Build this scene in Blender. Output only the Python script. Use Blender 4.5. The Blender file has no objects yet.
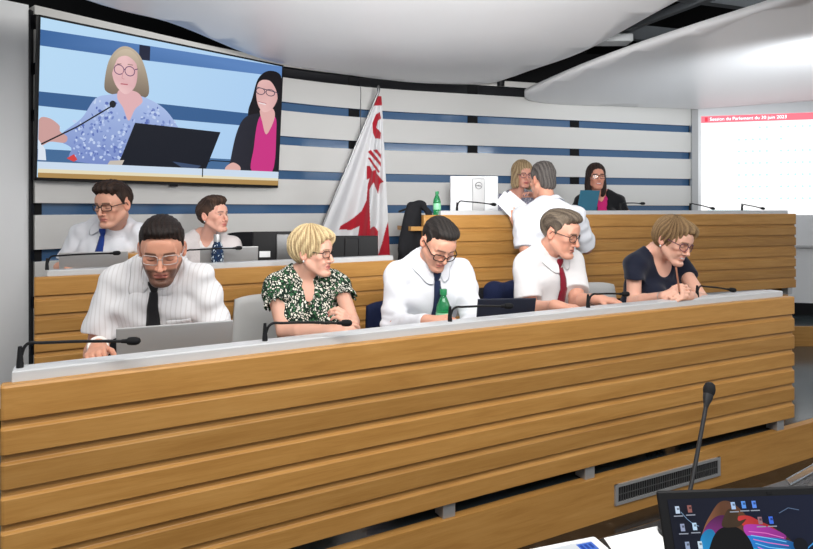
import bpy, math, random
import numpy as np
from mathutils import Vector, Matrix
# ---------------------------------------------------------------- camera, world, lights, exposure
C = bpy.context.scene.collection
SC = bpy.context.scene
F = 600.0            # focal length in pixels of an 813 px wide frame
CAMZ = 1.385
HOR = 209.0
cam_d = bpy.data.cameras.new('camera'); cam = bpy.data.objects.new('camera', cam_d); C.objects.link(cam)
cam.location = (0, 0, CAMZ); cam.rotation_euler = (math.pi/2, 0, 0)
cam_d.sensor_width = 36; cam_d.lens = F/813*36; cam_d.shift_y = -(274.5-HOR)/813; cam_d.clip_start = .05
SC.camera = cam
w = bpy.data.worlds.new('world'); SC.world = w; w.use_nodes = True
w.node_tree.nodes['Background'].inputs[0].default_value = (.93, .96, 1.0, 1)
w.node_tree.nodes['Background'].inputs[1].default_value = .55
def area(name, loc, target, sx, sy, power, col=(1, 1, 1)):
    l = bpy.data.lights.new(name, 'AREA'); l.shape = 'RECTANGLE'; l.size = sx; l.size_y = sy; l.energy = power; l.color = col
    o = bpy.data.objects.new(name, l); C.objects.link(o); o.location = loc
    o.rotation_euler = (Vector(target)-Vector(loc)).to_track_quat('-Z', 'Y').to_euler(); return o
def spot(name, loc, target, power, size=60, blend=.8, rad=.1, col=(1, 1, 1)):
    l = bpy.data.lights.new(name, 'SPOT'); l.energy = power; l.spot_size = math.radians(size); l.spot_blend = blend
    l.shadow_soft_size = rad; l.color = col
    o = bpy.data.objects.new(name, l); C.objects.link(o); o.location = loc
    o.rotation_euler = (Vector(target)-Vector(loc)).to_track_quat('-Z', 'Y').to_euler(); return o
area('ceiling_light_front', (.4, .6, 3.25), (.3, 3.4, .6), 4.0, 1.2, 170, (1, .97, .93))
area('ceiling_light_right', (3.6, 2.0, 3.2), (1.2, 4.6, .8), 1.6, 2.4, 95, (.93, .97, 1))
spot('flash_bounce', (.2, .9, 1.75), (.1, 3.7, 2.75), 600, 88, 1, .15)
spot('ceiling_fill_spot', (3.2, 3.9, 1.9), (3.3, 5.2, 2.7), 160, 110, 1, .2, (.9, .96, 1))  # added fill without a fixture, brightens the right ceiling sail
SC.view_settings.view_transform = 'Standard'; SC.view_settings.look = 'None'
SC.view_settings.gamma = 1; SC.view_settings.use_curve_mapping = False
SC.view_settings.exposure = -0.06
SC.cycles.max_bounces = 6
random.seed(7); rng = np.random.default_rng(7)
R = math.radians
def at(x, y, Y):
    """point of the room seen at picture position x, y at depth Y"""
    return Vector(((x-406.5)*Y/F, Y, CAMZ-(y-HOR)*Y/F))
def lin(r, g=None, b=None):
    if g is None: r, g, b = r
    return tuple(((c/255)/12.92 if c/255 < .04045 else ((c/255+.055)/1.055)**2.4) for c in (r, g, b))

# ---------------------------------------------------------------- materials
def new_mat(name):
    m = bpy.data.materials.new(name); m.use_nodes = True
    nt = m.node_tree; return m, nt, nt.nodes['Principled BSDF']
def plain(name, col, rough=.5, metal=0, spec=.5, emit=None, es=1, trans=0, coat=0, bump=0, bscale=200, alpha=1):
    m, nt, p = new_mat(name)
    p.inputs['Base Color'].default_value = (*col, 1); p.inputs['Roughness'].default_value = rough
    p.inputs['Metallic'].default_value = metal; p.inputs['Specular IOR Level'].default_value = spec
    p.inputs['Transmission Weight'].default_value = trans; p.inputs['Coat Weight'].default_value = coat
    p.inputs['Alpha'].default_value = alpha
    if emit: p.inputs['Emission Color'].default_value = (*emit, 1); p.inputs['Emission Strength'].default_value = es
    n = nt.nodes.new('ShaderNodeTexNoise'); n.inputs['Scale'].default_value = bscale; n.inputs['Detail'].default_value = 3
    tc = nt.nodes.new('ShaderNodeTexCoord'); nt.links.new(tc.outputs['Object'], n.inputs['Vector'])
    if bump:
        b = nt.nodes.new('ShaderNodeBump'); b.inputs['Strength'].default_value = bump; b.inputs['Distance'].default_value = .003
        nt.links.new(n.outputs['Fac'], b.inputs['Height']); nt.links.new(b.outputs['Normal'], p.inputs['Normal'])
    else:
        mr = nt.nodes.new('ShaderNodeMapRange'); mr.inputs['To Min'].default_value = max(0, rough-.04); mr.inputs['To Max'].default_value = min(1, rough+.04)
        nt.links.new(n.outputs['Fac'], mr.inputs['Value']); nt.links.new(mr.outputs['Result'], p.inputs['Roughness'])
    return m
def ramp(nt, stops, interp='LINEAR'):
    r = nt.nodes.new('ShaderNodeValToRGB'); r.color_ramp.interpolation = interp
    e = r.color_ramp.elements
    while len(e) > 1: e.remove(e[-1])
    e[0].position = stops[0][0]; e[0].color = (*stops[0][1], 1)
    for p, c in stops[1:]:
        k = e.new(p); k.color = (*c, 1)
    return r
def wood(name, tint=1.0, pitch=.0937, z0=.253):
    m, nt, p = new_mat(name); N = nt.nodes; L = nt.links
    tc = N.new('ShaderNodeTexCoord'); sep = N.new('ShaderNodeSeparateXYZ'); L.new(tc.outputs['Object'], sep.inputs[0])
    a = N.new('ShaderNodeMath'); a.operation = 'SUBTRACT'; L.new(sep.outputs['Z'], a.inputs[0]); a.inputs[1].default_value = z0
    b = N.new('ShaderNodeMath'); b.operation = 'DIVIDE'; L.new(a.outputs[0], b.inputs[0]); b.inputs[1].default_value = pitch
    f = N.new('ShaderNodeMath'); f.operation = 'FLOOR'; L.new(b.outputs[0], f.inputs[0])
    wn = N.new('ShaderNodeTexWhiteNoise'); wn.noise_dimensions = '1D'; L.new(f.outputs[0], wn.inputs['W'])
    off = N.new('ShaderNodeVectorMath'); off.operation = 'SCALE'; off.inputs['Scale'].default_value = 7; L.new(wn.outputs['Color'], off.inputs[0])
    add = N.new('ShaderNodeVectorMath'); L.new(tc.outputs['Object'], add.inputs[0]); L.new(off.outputs[0], add.inputs[1])
    mp = N.new('ShaderNodeMapping'); mp.inputs['Scale'].default_value = (1.1, 14, 14); L.new(add.outputs[0], mp.inputs[0])
    n1 = N.new('ShaderNodeTexNoise'); n1.inputs['Scale'].default_value = 2.2; n1.inputs['Detail'].default_value = 6; n1.inputs['Roughness'].default_value = .62; n1.inputs['Distortion'].default_value = .6
    L.new(mp.outputs[0], n1.inputs['Vector'])
    t = tint
    r1 = ramp(nt, [(.25, (.36*t, .170*t, .040*t)), (.5, (.44*t, .222*t, .058*t)), (.78, (.51*t, .275*t, .083*t))]); L.new(n1.outputs['Fac'], r1.inputs[0])
    mp2 = N.new('ShaderNodeMapping'); mp2.inputs['Scale'].default_value = (6, 160, 160); L.new(add.outputs[0], mp2.inputs[0])
    n2 = N.new('ShaderNodeTexNoise'); n2.inputs['Scale'].default_value = 1.6; n2.inputs['Detail'].default_value = 3; L.new(mp2.outputs[0], n2.inputs['Vector'])
    r2 = ramp(nt, [(.3, (.84, .80, .74)), (.6, (1, 1, 1))]); L.new(n2.outputs['Fac'], r2.inputs[0])
    mx = N.new('ShaderNodeMix'); mx.data_type = 'RGBA'; mx.blend_type = 'MULTIPLY'; mx.inputs['Factor'].default_value = .45
    L.new(r1.outputs[0], mx.inputs[6]); L.new(r2.outputs[0], mx.inputs[7])
    hv = N.new('ShaderNodeHueSaturation'); L.new(mx.outputs[2], hv.inputs['Color'])
    mr = N.new('ShaderNodeMapRange'); mr.inputs['To Min'].default_value = .88; mr.inputs['To Max'].default_value = 1.1; L.new(wn.outputs['Value'], mr.inputs['Value'])
    L.new(mr.outputs['Result'], hv.inputs['Value']); L.new(hv.outputs['Color'], p.inputs['Base Color'])
    p.inputs['Roughness'].default_value = .42; p.inputs['Specular IOR Level'].default_value = .35
    bp = N.new('ShaderNodeBump'); bp.inputs['Strength'].default_value = .12; bp.inputs['Distance'].default_value = .002
    L.new(n2.outputs['Fac'], bp.inputs['Height']); L.new(bp.outputs['Normal'], p.inputs['Normal'])
    return m
def attr_mat(name, rough=.5, spec=.4, sss=0, emit=0, bump=0, bscale=(300, 300, 300), sheen=0):
    m, nt, p = new_mat(name); N = nt.nodes; L = nt.links
    at_ = N.new('ShaderNodeAttribute'); at_.attribute_name = 'col'
    L.new(at_.outputs['Color'], p.inputs['Base Color'])
    p.inputs['Roughness'].default_value = rough; p.inputs['Specular IOR Level'].default_value = spec
    if sss:
        p.inputs['Subsurface Weight'].default_value = sss; p.inputs['Subsurface Radius'].default_value = (.012, .005, .003); p.inputs['Subsurface Scale'].default_value = 1
    if sheen: p.inputs['Sheen Weight'].default_value = sheen
    if emit:
        p.inputs['Base Color'].default_value = (.01, .01, .01, 1)
        for l in list(p.inputs['Base Color'].links): L.remove(l)
        L.new(at_.outputs['Color'], p.inputs['Emission Color']); p.inputs['Emission Strength'].default_value = emit
    if bump:
        tc = N.new('ShaderNodeTexCoord'); mp = N.new('ShaderNodeMapping'); mp.inputs['Scale'].default_value = bscale; L.new(tc.outputs['Object'], mp.inputs[0])
        n = N.new('ShaderNodeTexNoise'); n.inputs['Scale'].default_value = 1; n.inputs['Detail'].default_value = 4; L.new(mp.outputs[0], n.inputs['Vector'])
        b = N.new('ShaderNodeBump'); b.inputs['Strength'].default_value = bump; b.inputs['Distance'].default_value = .004
        L.new(n.outputs['Fac'], b.inputs['Height']); L.new(b.outputs['Normal'], p.inputs['Normal'])
    return m
M = {}
M['oak'] = wood('oak_boards')
M['oak_plain'] = wood('oak_plain', 1.0, .5, -.1)
M['ledge'] = plain('grey_laminate', (.54, .555, .57), .35)
M['worktop'] = plain('worktop_laminate', (.55, .56, .58), .45)
M['alu'] = plain('brushed_aluminium', (.48, .48, .48), .35, .6)
M['black'] = plain('black_plastic', (.009, .009, .010), .5, spec=.25)
M['blackm'] = plain('black_matte', (.010, .010, .011), .8, spec=.2)
M['darkfab'] = plain('black_fabric', (.012, .012, .014), .9, spec=.2, bump=.4, bscale=400)
M['navyfab'] = plain('navy_fabric', (.012, .018, .055), .9, spec=.2, bump=.4, bscale=300)
M['chairgrey'] = plain('grey_mesh_fabric', (.52, .52, .51), .6, bump=.3, bscale=500)
M['silver'] = plain('silver_laptop', (.50, .50, .50), .38, .5)
M['steel'] = plain('dark_steel', (.2, .2, .2), .4, .8)
M['white'] = plain('white_plastic', (.80, .81, .82), .35)
M['paper'] = plain('white_paper', (.86, .87, .88), .8, spec=.2)
M['ceil'] = plain('satin_white_panel', (.84, .84, .85), .36, spec=.5)
M['void'] = plain('dark_plenum', (.010, .010, .011), .9, spec=.1)
M['truss'] = plain('grey_steel_truss', (.10, .11, .12), .45, .3)
M['duct'] = plain('galvanised_duct', (.55, .57, .58), .35, .3)
M['wallp'] = plain('warm_white_wall_panel', (.70, .69, .665), .30, spec=.45)
M['wallside'] = plain('grey_wall_panel', (.84, .85, .86), .42)
M['stripe'] = plain('blue_glass_strip', (.055, .13, .26), .10, spec=.8)
M['stripeblk'] = plain('black_strip', (.008, .008, .010), .3)
M['redcloth'] = plain('red_cloth', (.42, .012, .02), .8)
M['greenbottle'] = plain('green_bottle_plastic', (.02, .36, .12), .12, trans=.55, spec=.6)
M['greencap'] = plain('green_cap', (.01, .22, .07), .4)
M['lensm'] = plain('spectacle_lens', (.95, .96, .97), .05, trans=1.0, alpha=.08, spec=.15)
M['gold'] = plain('pencil_wood', (.42, .17, .10), .5)
M['orange'] = plain('orange_band', (.95, .22, .03), .5)
M['ivory'] = plain('white_gauze', (.85, .84, .80), .9)
M['carpet'] = plain('dark_grey_floor', (.045, .06, .066), .16, spec=.5)
def granite():
    m, nt, p = new_mat('dark_brown_stone'); N = nt.nodes; L = nt.links
    tc = N.new('ShaderNodeTexCoord'); n = N.new('ShaderNodeTexNoise'); n.inputs['Scale'].default_value = 16; n.inputs['Detail'].default_value = 8; n.inputs['Roughness'].default_value = .7
    L.new(tc.outputs['Object'], n.inputs['Vector'])
    r = ramp(nt, [(.35, (.006, .005, .004)), (.58, (.018, .012, .008)), (.72, (.07, .055, .04))]); L.new(n.outputs['Fac'], r.inputs[0]); L.new(r.outputs[0], p.inputs['Base Color'])
    p.inputs['Roughness'].default_value = .22
    return m
M['stone'] = granite()
M['picture'] = attr_mat('screen_picture', .3, .08, emit=1.0)
M['flag'] = attr_mat('flag_cloth', .8, .2, sheen=.2)
M['skin'] = attr_mat('skin', .48, .35, sss=.12)
M['hair'] = attr_mat('hair', .55, .25, bump=.9, bscale=(420, 90, 60))
M['eye'] = attr_mat('eye', .1, .5)
def cloth(name, col, bump=.25, bs=40, stripes=None):
    m, nt, p = new_mat(name); N = nt.nodes; L = nt.links
    p.inputs['Base Color'].default_value = (*col, 1); p.inputs['Roughness'].default_value = .85; p.inputs['Specular IOR Level'].default_value = .2; p.inputs['Sheen Weight'].default_value = .15
    tc = N.new('ShaderNodeTexCoord')
    n = N.new('ShaderNodeTexNoise'); n.inputs['Scale'].default_value = bs; n.inputs['Detail'].default_value = 2; n.inputs['Distortion'].default_value = .6; L.new(tc.outputs['Object'], n.inputs['Vector'])
    b = N.new('ShaderNodeBump'); b.inputs['Strength'].default_value = bump; b.inputs['Distance'].default_value = .01
    L.new(n.outputs['Fac'], b.inputs['Height']); L.new(b.outputs['Normal'], p.inputs['Normal'])
    if stripes:
        wv = N.new('ShaderNodeTexWave'); wv.bands_direction = 'X'; wv.inputs['Scale'].default_value = stripes[0]; wv.inputs['Distortion'].default_value = .4; wv.inputs['Detail Scale'].default_value = .5
        L.new(tc.outputs['Object'], wv.inputs['Vector'])
        r = ramp(nt, [(0, stripes[1]), (.25, col)]); L.new(wv.outputs['Fac'], r.inputs[0]); L.new(r.outputs[0], p.inputs['Base Color'])
    return m
M['shirt'] = cloth('white_shirt', (.74, .755, .80), .22, 14)
M['shirtwarm'] = cloth('ivory_shirt', (.75, .74, .745), .22, 14)
M['shirtstripe'] = cloth('striped_white_shirt', (.74, .735, .75), .18, 14, (18, (.63, .615, .62)))
M['cardigan'] = cloth('cream_cardigan', (.68, .63, .62), .3, 60)
M['navydress'] = cloth('navy_jersey', (.010, .013, .028), .2, 20)
M['blazer'] = cloth('black_blazer', (.010, .010, .012), .2, 20)
M['magenta'] = cloth('magenta_top', (.55, .02, .16), .2, 20)
M['trousers'] = cloth('black_trousers', (.015, .016, .022), .2, 20)
M['tieblack'] = cloth('black_tie', (.012, .012, .014), .1, 60)
M['tienavy'] = cloth('navy_tie', (.014, .022, .06), .1, 60)
M['tieblue'] = cloth('blue_tie', (.015, .045, .24), .1, 60)
M['tiered'] = cloth('dark_red_tie', (.20, .008, .022), .1, 60)
def leafy(name, cols, scale, size=1.0):
    """two crossing layers of leaf shapes"""
    m, nt, p = new_mat(name); N = nt.nodes; L = nt.links
    tc = N.new('ShaderNodeTexCoord'); outs = []
    for rot in ((.25, .75, .2), (-.2, -.7, 1.9), (.1, .15, .9)):
        mp = N.new('ShaderNodeMapping'); mp.vector_type = 'TEXTURE'; mp.inputs['Rotation'].default_value = rot; mp.inputs['Scale'].default_value = tuple(1/k for k in scale); L.new(tc.outputs['Object'], mp.inputs[0])
        v = N.new('ShaderNodeTexVoronoi'); v.feature = 'DISTANCE_TO_EDGE'; v.inputs['Scale'].default_value = 1; L.new(mp.outputs[0], v.inputs['Vector'])
        v2 = N.new('ShaderNodeTexVoronoi'); v2.inputs['Scale'].default_value = 1; L.new(mp.outputs[0], v2.inputs['Vector'])
        se = N.new('ShaderNodeSeparateColor'); L.new(v2.outputs['Color'], se.inputs[0])
        rc = ramp(nt, [(0, cols[0]), (.45, cols[1]), (.72, cols[2])], 'CONSTANT'); L.new(se.outputs[0], rc.inputs[0])
        re = ramp(nt, [(0, (0, 0, 0)), (.15, (1, 1, 1))], 'CONSTANT'); L.new(v.outputs['Distance'], re.inputs[0])
        mx = N.new('ShaderNodeMix'); mx.data_type = 'RGBA'; L.new(re.outputs[0], mx.inputs['Factor']); mx.inputs[6].default_value = (*cols[3], 1); L.new(rc.outputs[0], mx.inputs[7])
        outs.append(mx.outputs[2])
    n = N.new('ShaderNodeTexVoronoi'); n.inputs['Scale'].default_value = 22*size; L.new(tc.outputs['Object'], n.inputs['Vector']); sn = N.new('ShaderNodeSeparateColor'); L.new(n.outputs['Color'], sn.inputs[0])
    cur = outs[0]
    for th, o_ in ((.38, outs[1]), (.72, outs[2])):
        g = N.new('ShaderNodeMath'); g.operation = 'GREATER_THAN'; g.inputs[1].default_value = th; L.new(sn.outputs[0], g.inputs[0])
        mx = N.new('ShaderNodeMix'); mx.data_type = 'RGBA'; L.new(g.outputs[0], mx.inputs['Factor']); L.new(cur, mx.inputs[6]); L.new(o_, mx.inputs[7]); cur = mx.outputs[2]
    L.new(cur, p.inputs['Base Color']); p.inputs['Roughness'].default_value = .8; p.inputs['Specular IOR Level'].default_value = .2
    return m
M['leafblouse'] = leafy('green_leaf_print', [(.80, .78, .68), (.05, .16, .07), (.80, .78, .68), (.008, .022, .014)], (36, 105, 90))
M['greyblouse'] = leafy('grey_blue_print', [(.5, .5, .56), (.36, .36, .44), (.6, .6, .65), (.22, .22, .30)], (50, 60, 60))
M['flaskprint'] = leafy('flask_print', [(.55, .65, .72), (.62, .70, .75), (.02, .05, .12), (.015, .03, .07)], (50, 70, 40))
M['clearframe'] = plain('clear_frame', (.55, .5, .48), .2, .3)
M['plum'] = plain('plum_frame', (.10, .02, .06), .3)
M['darkbrown'] = plain('dark_brown_frame', (.03, .018, .014), .3)
# ---------------------------------------------------------------- mesh helpers
def link(o, parent=None):
    C.objects.link(o)
    if parent is not None: o.parent = parent
    return o
def np_mesh(name, V, faces, mats, parent=None, fmat=None, smooth=True, cols=None, loc=None):
    """V (n,3); faces: list of index lists or (m,4) array"""
    me = bpy.data.meshes.new(name); V = np.asarray(V, dtype=np.float32)
    if isinstance(faces, np.ndarray):
        n = faces.shape[1]; m = len(faces)
        me.vertices.add(len(V)); me.vertices.foreach_set('co', V.ravel())
        me.loops.add(m*n); me.loops.foreach_set('vertex_index', faces.astype(np.int32).ravel())
        me.polygons.add(m); me.polygons.foreach_set('loop_start', np.arange(0, m*n, n, dtype=np.int32))
        me.update(calc_edges=True)
    else:
        me.from_pydata([tuple(map(float, v)) for v in V], [], faces)
    if not isinstance(mats, (list, tuple)): mats = [mats]
    for mm in mats: me.materials.append(mm)
    if fmat is not None: me.polygons.foreach_set('material_index', np.asarray(fmat, dtype=np.int32))
    me.polygons.foreach_set('use_smooth', np.full(len(me.polygons), bool(smooth)))
    if cols is not None:
        ca = me.color_attributes.new('col', 'FLOAT_COLOR', 'POINT')
        cc = np.ones((len(V), 4), dtype=np.float32); cc[:, :3] = cols; ca.data.foreach_set('color', cc.ravel())
    me.validate(); me.update()
    o = bpy.data.objects.new(name, me); link(o, parent)
    if loc is not None: o.location = loc
    return o
class MB:
    """collects shapes into one mesh"""
    def __init__(s): s.v = []; s.f = []; s.m = []; s.c = []
    def add(s, V, Fs, mat=0, col=None):
        b = len(s.v); s.v += [(float(v[0]), float(v[1]), float(v[2])) for v in V]; s.f += [[b+i for i in f] for f in Fs]; s.m += [mat]*len(Fs)
        s.c += [col if col is not None else (1, 1, 1)]*len(V); return s
    def box(s, x0, x1, y0, y1, z0, z1, mat=0, bev=0, mtx=None):
        if bev <= 0:
            V = [(x0, y0, z0), (x1, y0, z0), (x1, y1, z0), (x0, y1, z0), (x0, y0, z1), (x1, y0, z1), (x1, y1, z1), (x0, y1, z1)]
            Fs = [(0, 3, 2, 1), (4, 5, 6, 7), (0, 1, 5, 4), (1, 2, 6, 5), (2, 3, 7, 6), (3, 0, 4, 7)]
        else:
            import bmesh
            bm = bmesh.new(); bmesh.ops.create_cube(bm, size=1)
            for v in bm.verts: v.co = Vector(((x0+x1)/2+v.co.x*(x1-x0), (y0+y1)/2+v.co.y*(y1-y0), (z0+z1)/2+v.co.z*(z1-z0)))
            bmesh.ops.bevel(bm, geom=list(bm.edges), offset=bev, segments=2, affect='EDGES', profile=.5)
            bm.verts.index_update(); V = [tuple(v.co) for v in bm.verts]; Fs = [[v.index for v in f.verts] for f in bm.faces]; bm.free()
        if mtx is not None: V = [mtx @ Vector(v) for v in V]
        return s.add(V, Fs, mat)
    def tube(s, pts, rad, n=10, mat=0, cap=True):
        pts = [Vector(p) for p in pts]; k = len(pts); rr = rad if isinstance(rad, (list, tuple)) else [rad]*k
        V = []; Fs = []; up = None
        for i, p in enumerate(pts):
            d = (pts[min(i+1, k-1)]-pts[max(i-1, 0)]).normalized()
            if up is None:
                up = d.orthogonal().normalized()
            else:
                up = (up-d*up.dot(d)).normalized()
            s2 = d.cross(up)
            for j in range(n):
                a = 2*math.pi*j/n; V.append(p+(up*math.cos(a)+s2*math.sin(a))*rr[i])
        for i in range(k-1):
            for j in range(n): Fs.append((i*n+j, i*n+(j+1) % n, (i+1)*n+(j+1) % n, (i+1)*n+j))
        if cap: Fs.append(tuple(range(n-1, -1, -1))); Fs.append(tuple((k-1)*n+j for j in range(n)))
        return s.add(V, Fs, mat)
    def lathe(s, prof, n=24, mat=0, org=(0, 0, 0), mtx=None):
        V = []; Fs = []
        for r, z in prof:
            for j in range(n):
                a = 2*math.pi*j/n; V.append(Vector((org[0]+max(r, 1e-4)*math.cos(a), org[1]+max(r, 1e-4)*math.sin(a), org[2]+z)))
        k = len(prof)
        for i in range(k-1):
            for j in range(n): Fs.append((i*n+j, i*n+(j+1) % n, (i+1)*n+(j+1) % n, (i+1)*n+j))
        Fs.append(tuple(range(n-1, -1, -1))); Fs.append(tuple((k-1)*n+j for j in range(n)))
        if mtx is not None: V = [mtx @ v for v in V]
        return s.add(V, Fs, mat)
    def prism(s, poly, x0, x1, mat=0):
        """polygon of (y, z) points extruded along x"""
        n = len(poly); V = [(x0, y, z) for y, z in poly]+[(x1, y, z) for y, z in poly]
        Fs = [(i, i+n, (i+1) % n+n, (i+1) % n) for i in range(n)]+[tuple(range(n)), tuple(range(2*n-1, n-1, -1))]
        return s.add(V, Fs, mat)
    def ellipsoid(s, c, r, n=16, mat=0, mtx=None):
        V = []; Fs = []
        k = n//2+1
        for i in range(k):
            ph = math.pi*i/(k-1)
            for j in range(n):
                a = 2*math.pi*j/n
                V.append(Vector((c[0]+r[0]*max(math.sin(ph), 1e-3)*math.cos(a), c[1]+r[1]*max(math.sin(ph), 1e-3)*math.sin(a), c[2]+r[2]*math.cos(ph))))
        for i in range(k-1):
            for j in range(n): Fs.append((i*n+j, (i+1)*n+j, (i+1)*n+(j+1) % n, i*n+(j+1) % n))
        if mtx is not None: V = [mtx @ v for v in V]
        return s.add(V, Fs, mat)
    def grid(s, G, mat=0, close_u=False, flip=False):
        """G: rows of points"""
        r = len(G); c = len(G[0]); V = [p for row in G for p in row]; Fs = []
        for i in range(r-1):
            for j in range(c if close_u else c-1):
                q = (i*c+j, i*c+(j+1) % c, (i+1)*c+(j+1) % c, (i+1)*c+j); Fs.append(q[::-1] if flip else q)
        return s.add(V, Fs, mat)
    def build(s, name, mats, parent=None, smooth=False, loc=None, rot=None, cols=False):
        o = np_mesh(name, np.array(s.v, dtype=np.float32).reshape(-1, 3), s.f, mats, parent, s.m, smooth, np.array(s.c) if cols else None, loc)
        if rot is not None: o.rotation_euler = rot
        if smooth == 'auto':
            o.data.polygons.foreach_set('use_smooth', np.full(len(o.data.polygons), True))
            o.data.set_sharp_from_angle(angle=R(35))
        return o
def thing(name, label, cat, loc=(0, 0, 0), rz=0, group=None):
    o = bpy.data.objects.new(name, None); C.objects.link(o); o.empty_display_size = .1
    o.location = loc; o.rotation_euler = (0, 0, rz); o['label'] = label; o['category'] = cat
    if group: o['group'] = group
    return o
def tag(o, label, cat, group=None):
    o['label'] = label; o['category'] = cat
    if group: o['group'] = group
    return o
def struct(o, label, cat):
    o['kind'] = 'structure'; o['label'] = label; o['category'] = cat; return o
def rotm(yaw=0, pitch=0, roll=0):
    return Matrix.Rotation(R(yaw), 3, 'Z') @ Matrix.Rotation(R(pitch), 3, 'X') @ Matrix.Rotation(R(roll), 3, 'Y')

# ---------------------------------------------------------------- implicit surfaces
def smin(a, b, k):
    if k <= 0: return np.minimum(a, b)
    h = np.clip(.5+.5*(b-a)/k, 0, 1); return b+(a-b)*h-k*h*(1-h)
def smax(a, b, k): return -smin(-a, -b, k)
def axis(lo, hi, h, fine=()):
    out = [lo]; x = lo
    while x < hi:
        st = h
        for a, b, hf in fine:
            if a-h <= x <= b: st = min(st, hf)
        x += st; out.append(x)
    return np.array(out, dtype=np.float32)
class Field:
    def __init__(s, lo, hi, h, fine=()):
        """fine: list of (lo3, hi3, h)"""
        s.ax = [axis(lo[i], hi[i], h, [(f[0][i], f[1][i], f[2]) for f in fine]) for i in range(3)]
        s.h = h; s.D = np.full([len(a) for a in s.ax], .5, dtype=np.float32)
    def _sl(s, lo, hi, m):
        sl = []
        for i in range(3):
            a = int(np.searchsorted(s.ax[i], lo[i]-m)); b = int(np.searchsorted(s.ax[i], hi[i]+m))
            if b <= a: return None
            sl.append(slice(a, b))
        return tuple(sl)
    def pts(s, sl):
        return (s.ax[0][sl[0]][:, None, None], s.ax[1][sl[1]][None, :, None], s.ax[2][sl[2]][None, None, :])
    def put(s, lo, hi, fn, k=.01, op='add', m=None):
        sl = s._sl(lo, hi, (k+2.5*s.h+.004) if m is None else m)
        if sl is None: return
        d = fn(*s.pts(sl)); cur = s.D[sl]
        if op == 'add': s.D[sl] = smin(cur, d, k)
        elif op == 'sub': s.D[sl] = smax(cur, -d, k)
        elif op == 'and': s.D[sl] = smax(cur, d, k)
    def cone(s, a, b, ra, rb, k=.01, op='add', clip=None):
        a = np.array(a, float); b = np.array(b, float); ab = b-a; L2 = max(float(ab@ab), 1e-9); r = max(ra, rb)
        def fn(x, y, z):
            t = np.clip(((x-a[0])*ab[0]+(y-a[1])*ab[1]+(z-a[2])*ab[2])/L2, 0, 1)
            d = np.sqrt((x-a[0]-t*ab[0])**2+(y-a[1]-t*ab[1])**2+(z-a[2]-t*ab[2])**2)-(ra+(rb-ra)*t)
            if clip is not None:      # plane: point, normal (keeps the negative side)
                c, n = clip; d = np.maximum(d, (x-c[0])*n[0]+(y-c[1])*n[1]+(z-c[2])*n[2])
            return d
        s.put(np.minimum(a, b)-r, np.maximum(a, b)+r, fn, k, op)
    def ell(s, c, r, Rm=None, k=.01, op='add'):
        """ellipsoid at world c, radii r, axes = columns of Rm"""
        c = np.array(c, float); r = np.array(r, float)
        Rm = np.eye(3) if Rm is None else np.array(Rm, float)
        ext = np.abs(Rm)@r
        def fn(x, y, z):
            dx, dy, dz = x-c[0], y-c[1], z-c[2]
            q = [(dx*Rm[0, i]+dy*Rm[1, i]+dz*Rm[2, i]) for i in range(3)]
            k0 = np.sqrt(sum((q[i]/r[i])**2 for i in range(3))); k1 = np.sqrt(sum((q[i]/r[i]**2)**2 for i in range(3)))+1e-9
            return k0*(k0-1)/k1
        s.put(c-ext, c+ext, fn, k, op)
    def local(s, c, Rm, lo, hi, fn, k=.01, op='add', m=None):
        """fn in local coordinates (axes = columns of Rm, origin c); lo, hi local bounds"""
        c = np.array(c, float); Rm = np.array(Rm, float)
        cs = np.array([[x, y, z] for x in (lo[0], hi[0]) for y in (lo[1], hi[1]) for z in (lo[2], hi[2])])@Rm.T+c
        def f2(x, y, z):
            dx, dy, dz = x-c[0], y-c[1], z-c[2]
            return fn(*[(dx*Rm[0, i]+dy*Rm[1, i]+dz*Rm[2, i]) for i in range(3)])
        s.put(cs.min(0), cs.max(0), f2, k, op, m)
    def sample(s, P):
        P = np.atleast_2d(P); out = np.zeros(len(P)); idx = []; fr = []
        for i in range(3):
            a = s.ax[i]; j = np.clip(np.searchsorted(a, P[:, i])-1, 0, len(a)-2); idx.append(j); fr.append(np.clip((P[:, i]-a[j])/(a[j+1]-a[j]), 0, 1))
        for dx in (0, 1):
            for dy in (0, 1):
                for dz in (0, 1):
                    wgt = (fr[0] if dx else 1-fr[0])*(fr[1] if dy else 1-fr[1])*(fr[2] if dz else 1-fr[2])
                    out += wgt*s.D[idx[0]+dx, idx[1]+dy, idx[2]+dz]
        return out
    def grad(s, P, e=.004):
        P = np.atleast_2d(P); g = np.stack([s.sample(P+np.eye(3)[i]*e)-s.sample(P-np.eye(3)[i]*e) for i in range(3)], 1)
        return g/(np.linalg.norm(g, axis=1, keepdims=True)+1e-9)
    def mesh(s, smooth_it=0):
        D = s.D; nx, ny, nz = D.shape
        D[0] = D[-1] = .5; D[:, 0] = D[:, -1] = .5; D[:, :, 0] = D[:, :, -1] = .5
        I = D < 0
        cnt = np.zeros((nx-1, ny-1, nz-1), dtype=np.uint8)
        for dx in (0, 1):
            for dy in (0, 1):
                for dz in (0, 1): cnt += I[dx:nx-1+dx, dy:ny-1+dy, dz:nz-1+dz]
        act = np.argwhere((cnt > 0) & (cnt < 8)); N = len(act)
        cid = np.full(cnt.shape, -1, dtype=np.int32); cid[act[:, 0], act[:, 1], act[:, 2]] = np.arange(N)
        cor = [(dx, dy, dz) for dx in (0, 1) for dy in (0, 1) for dz in (0, 1)]
        val = np.stack([D[act[:, 0]+c[0], act[:, 1]+c[1], act[:, 2]+c[2]] for c in cor], 1)
        acc = np.zeros((N, 3)); num = np.zeros(N)
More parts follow.
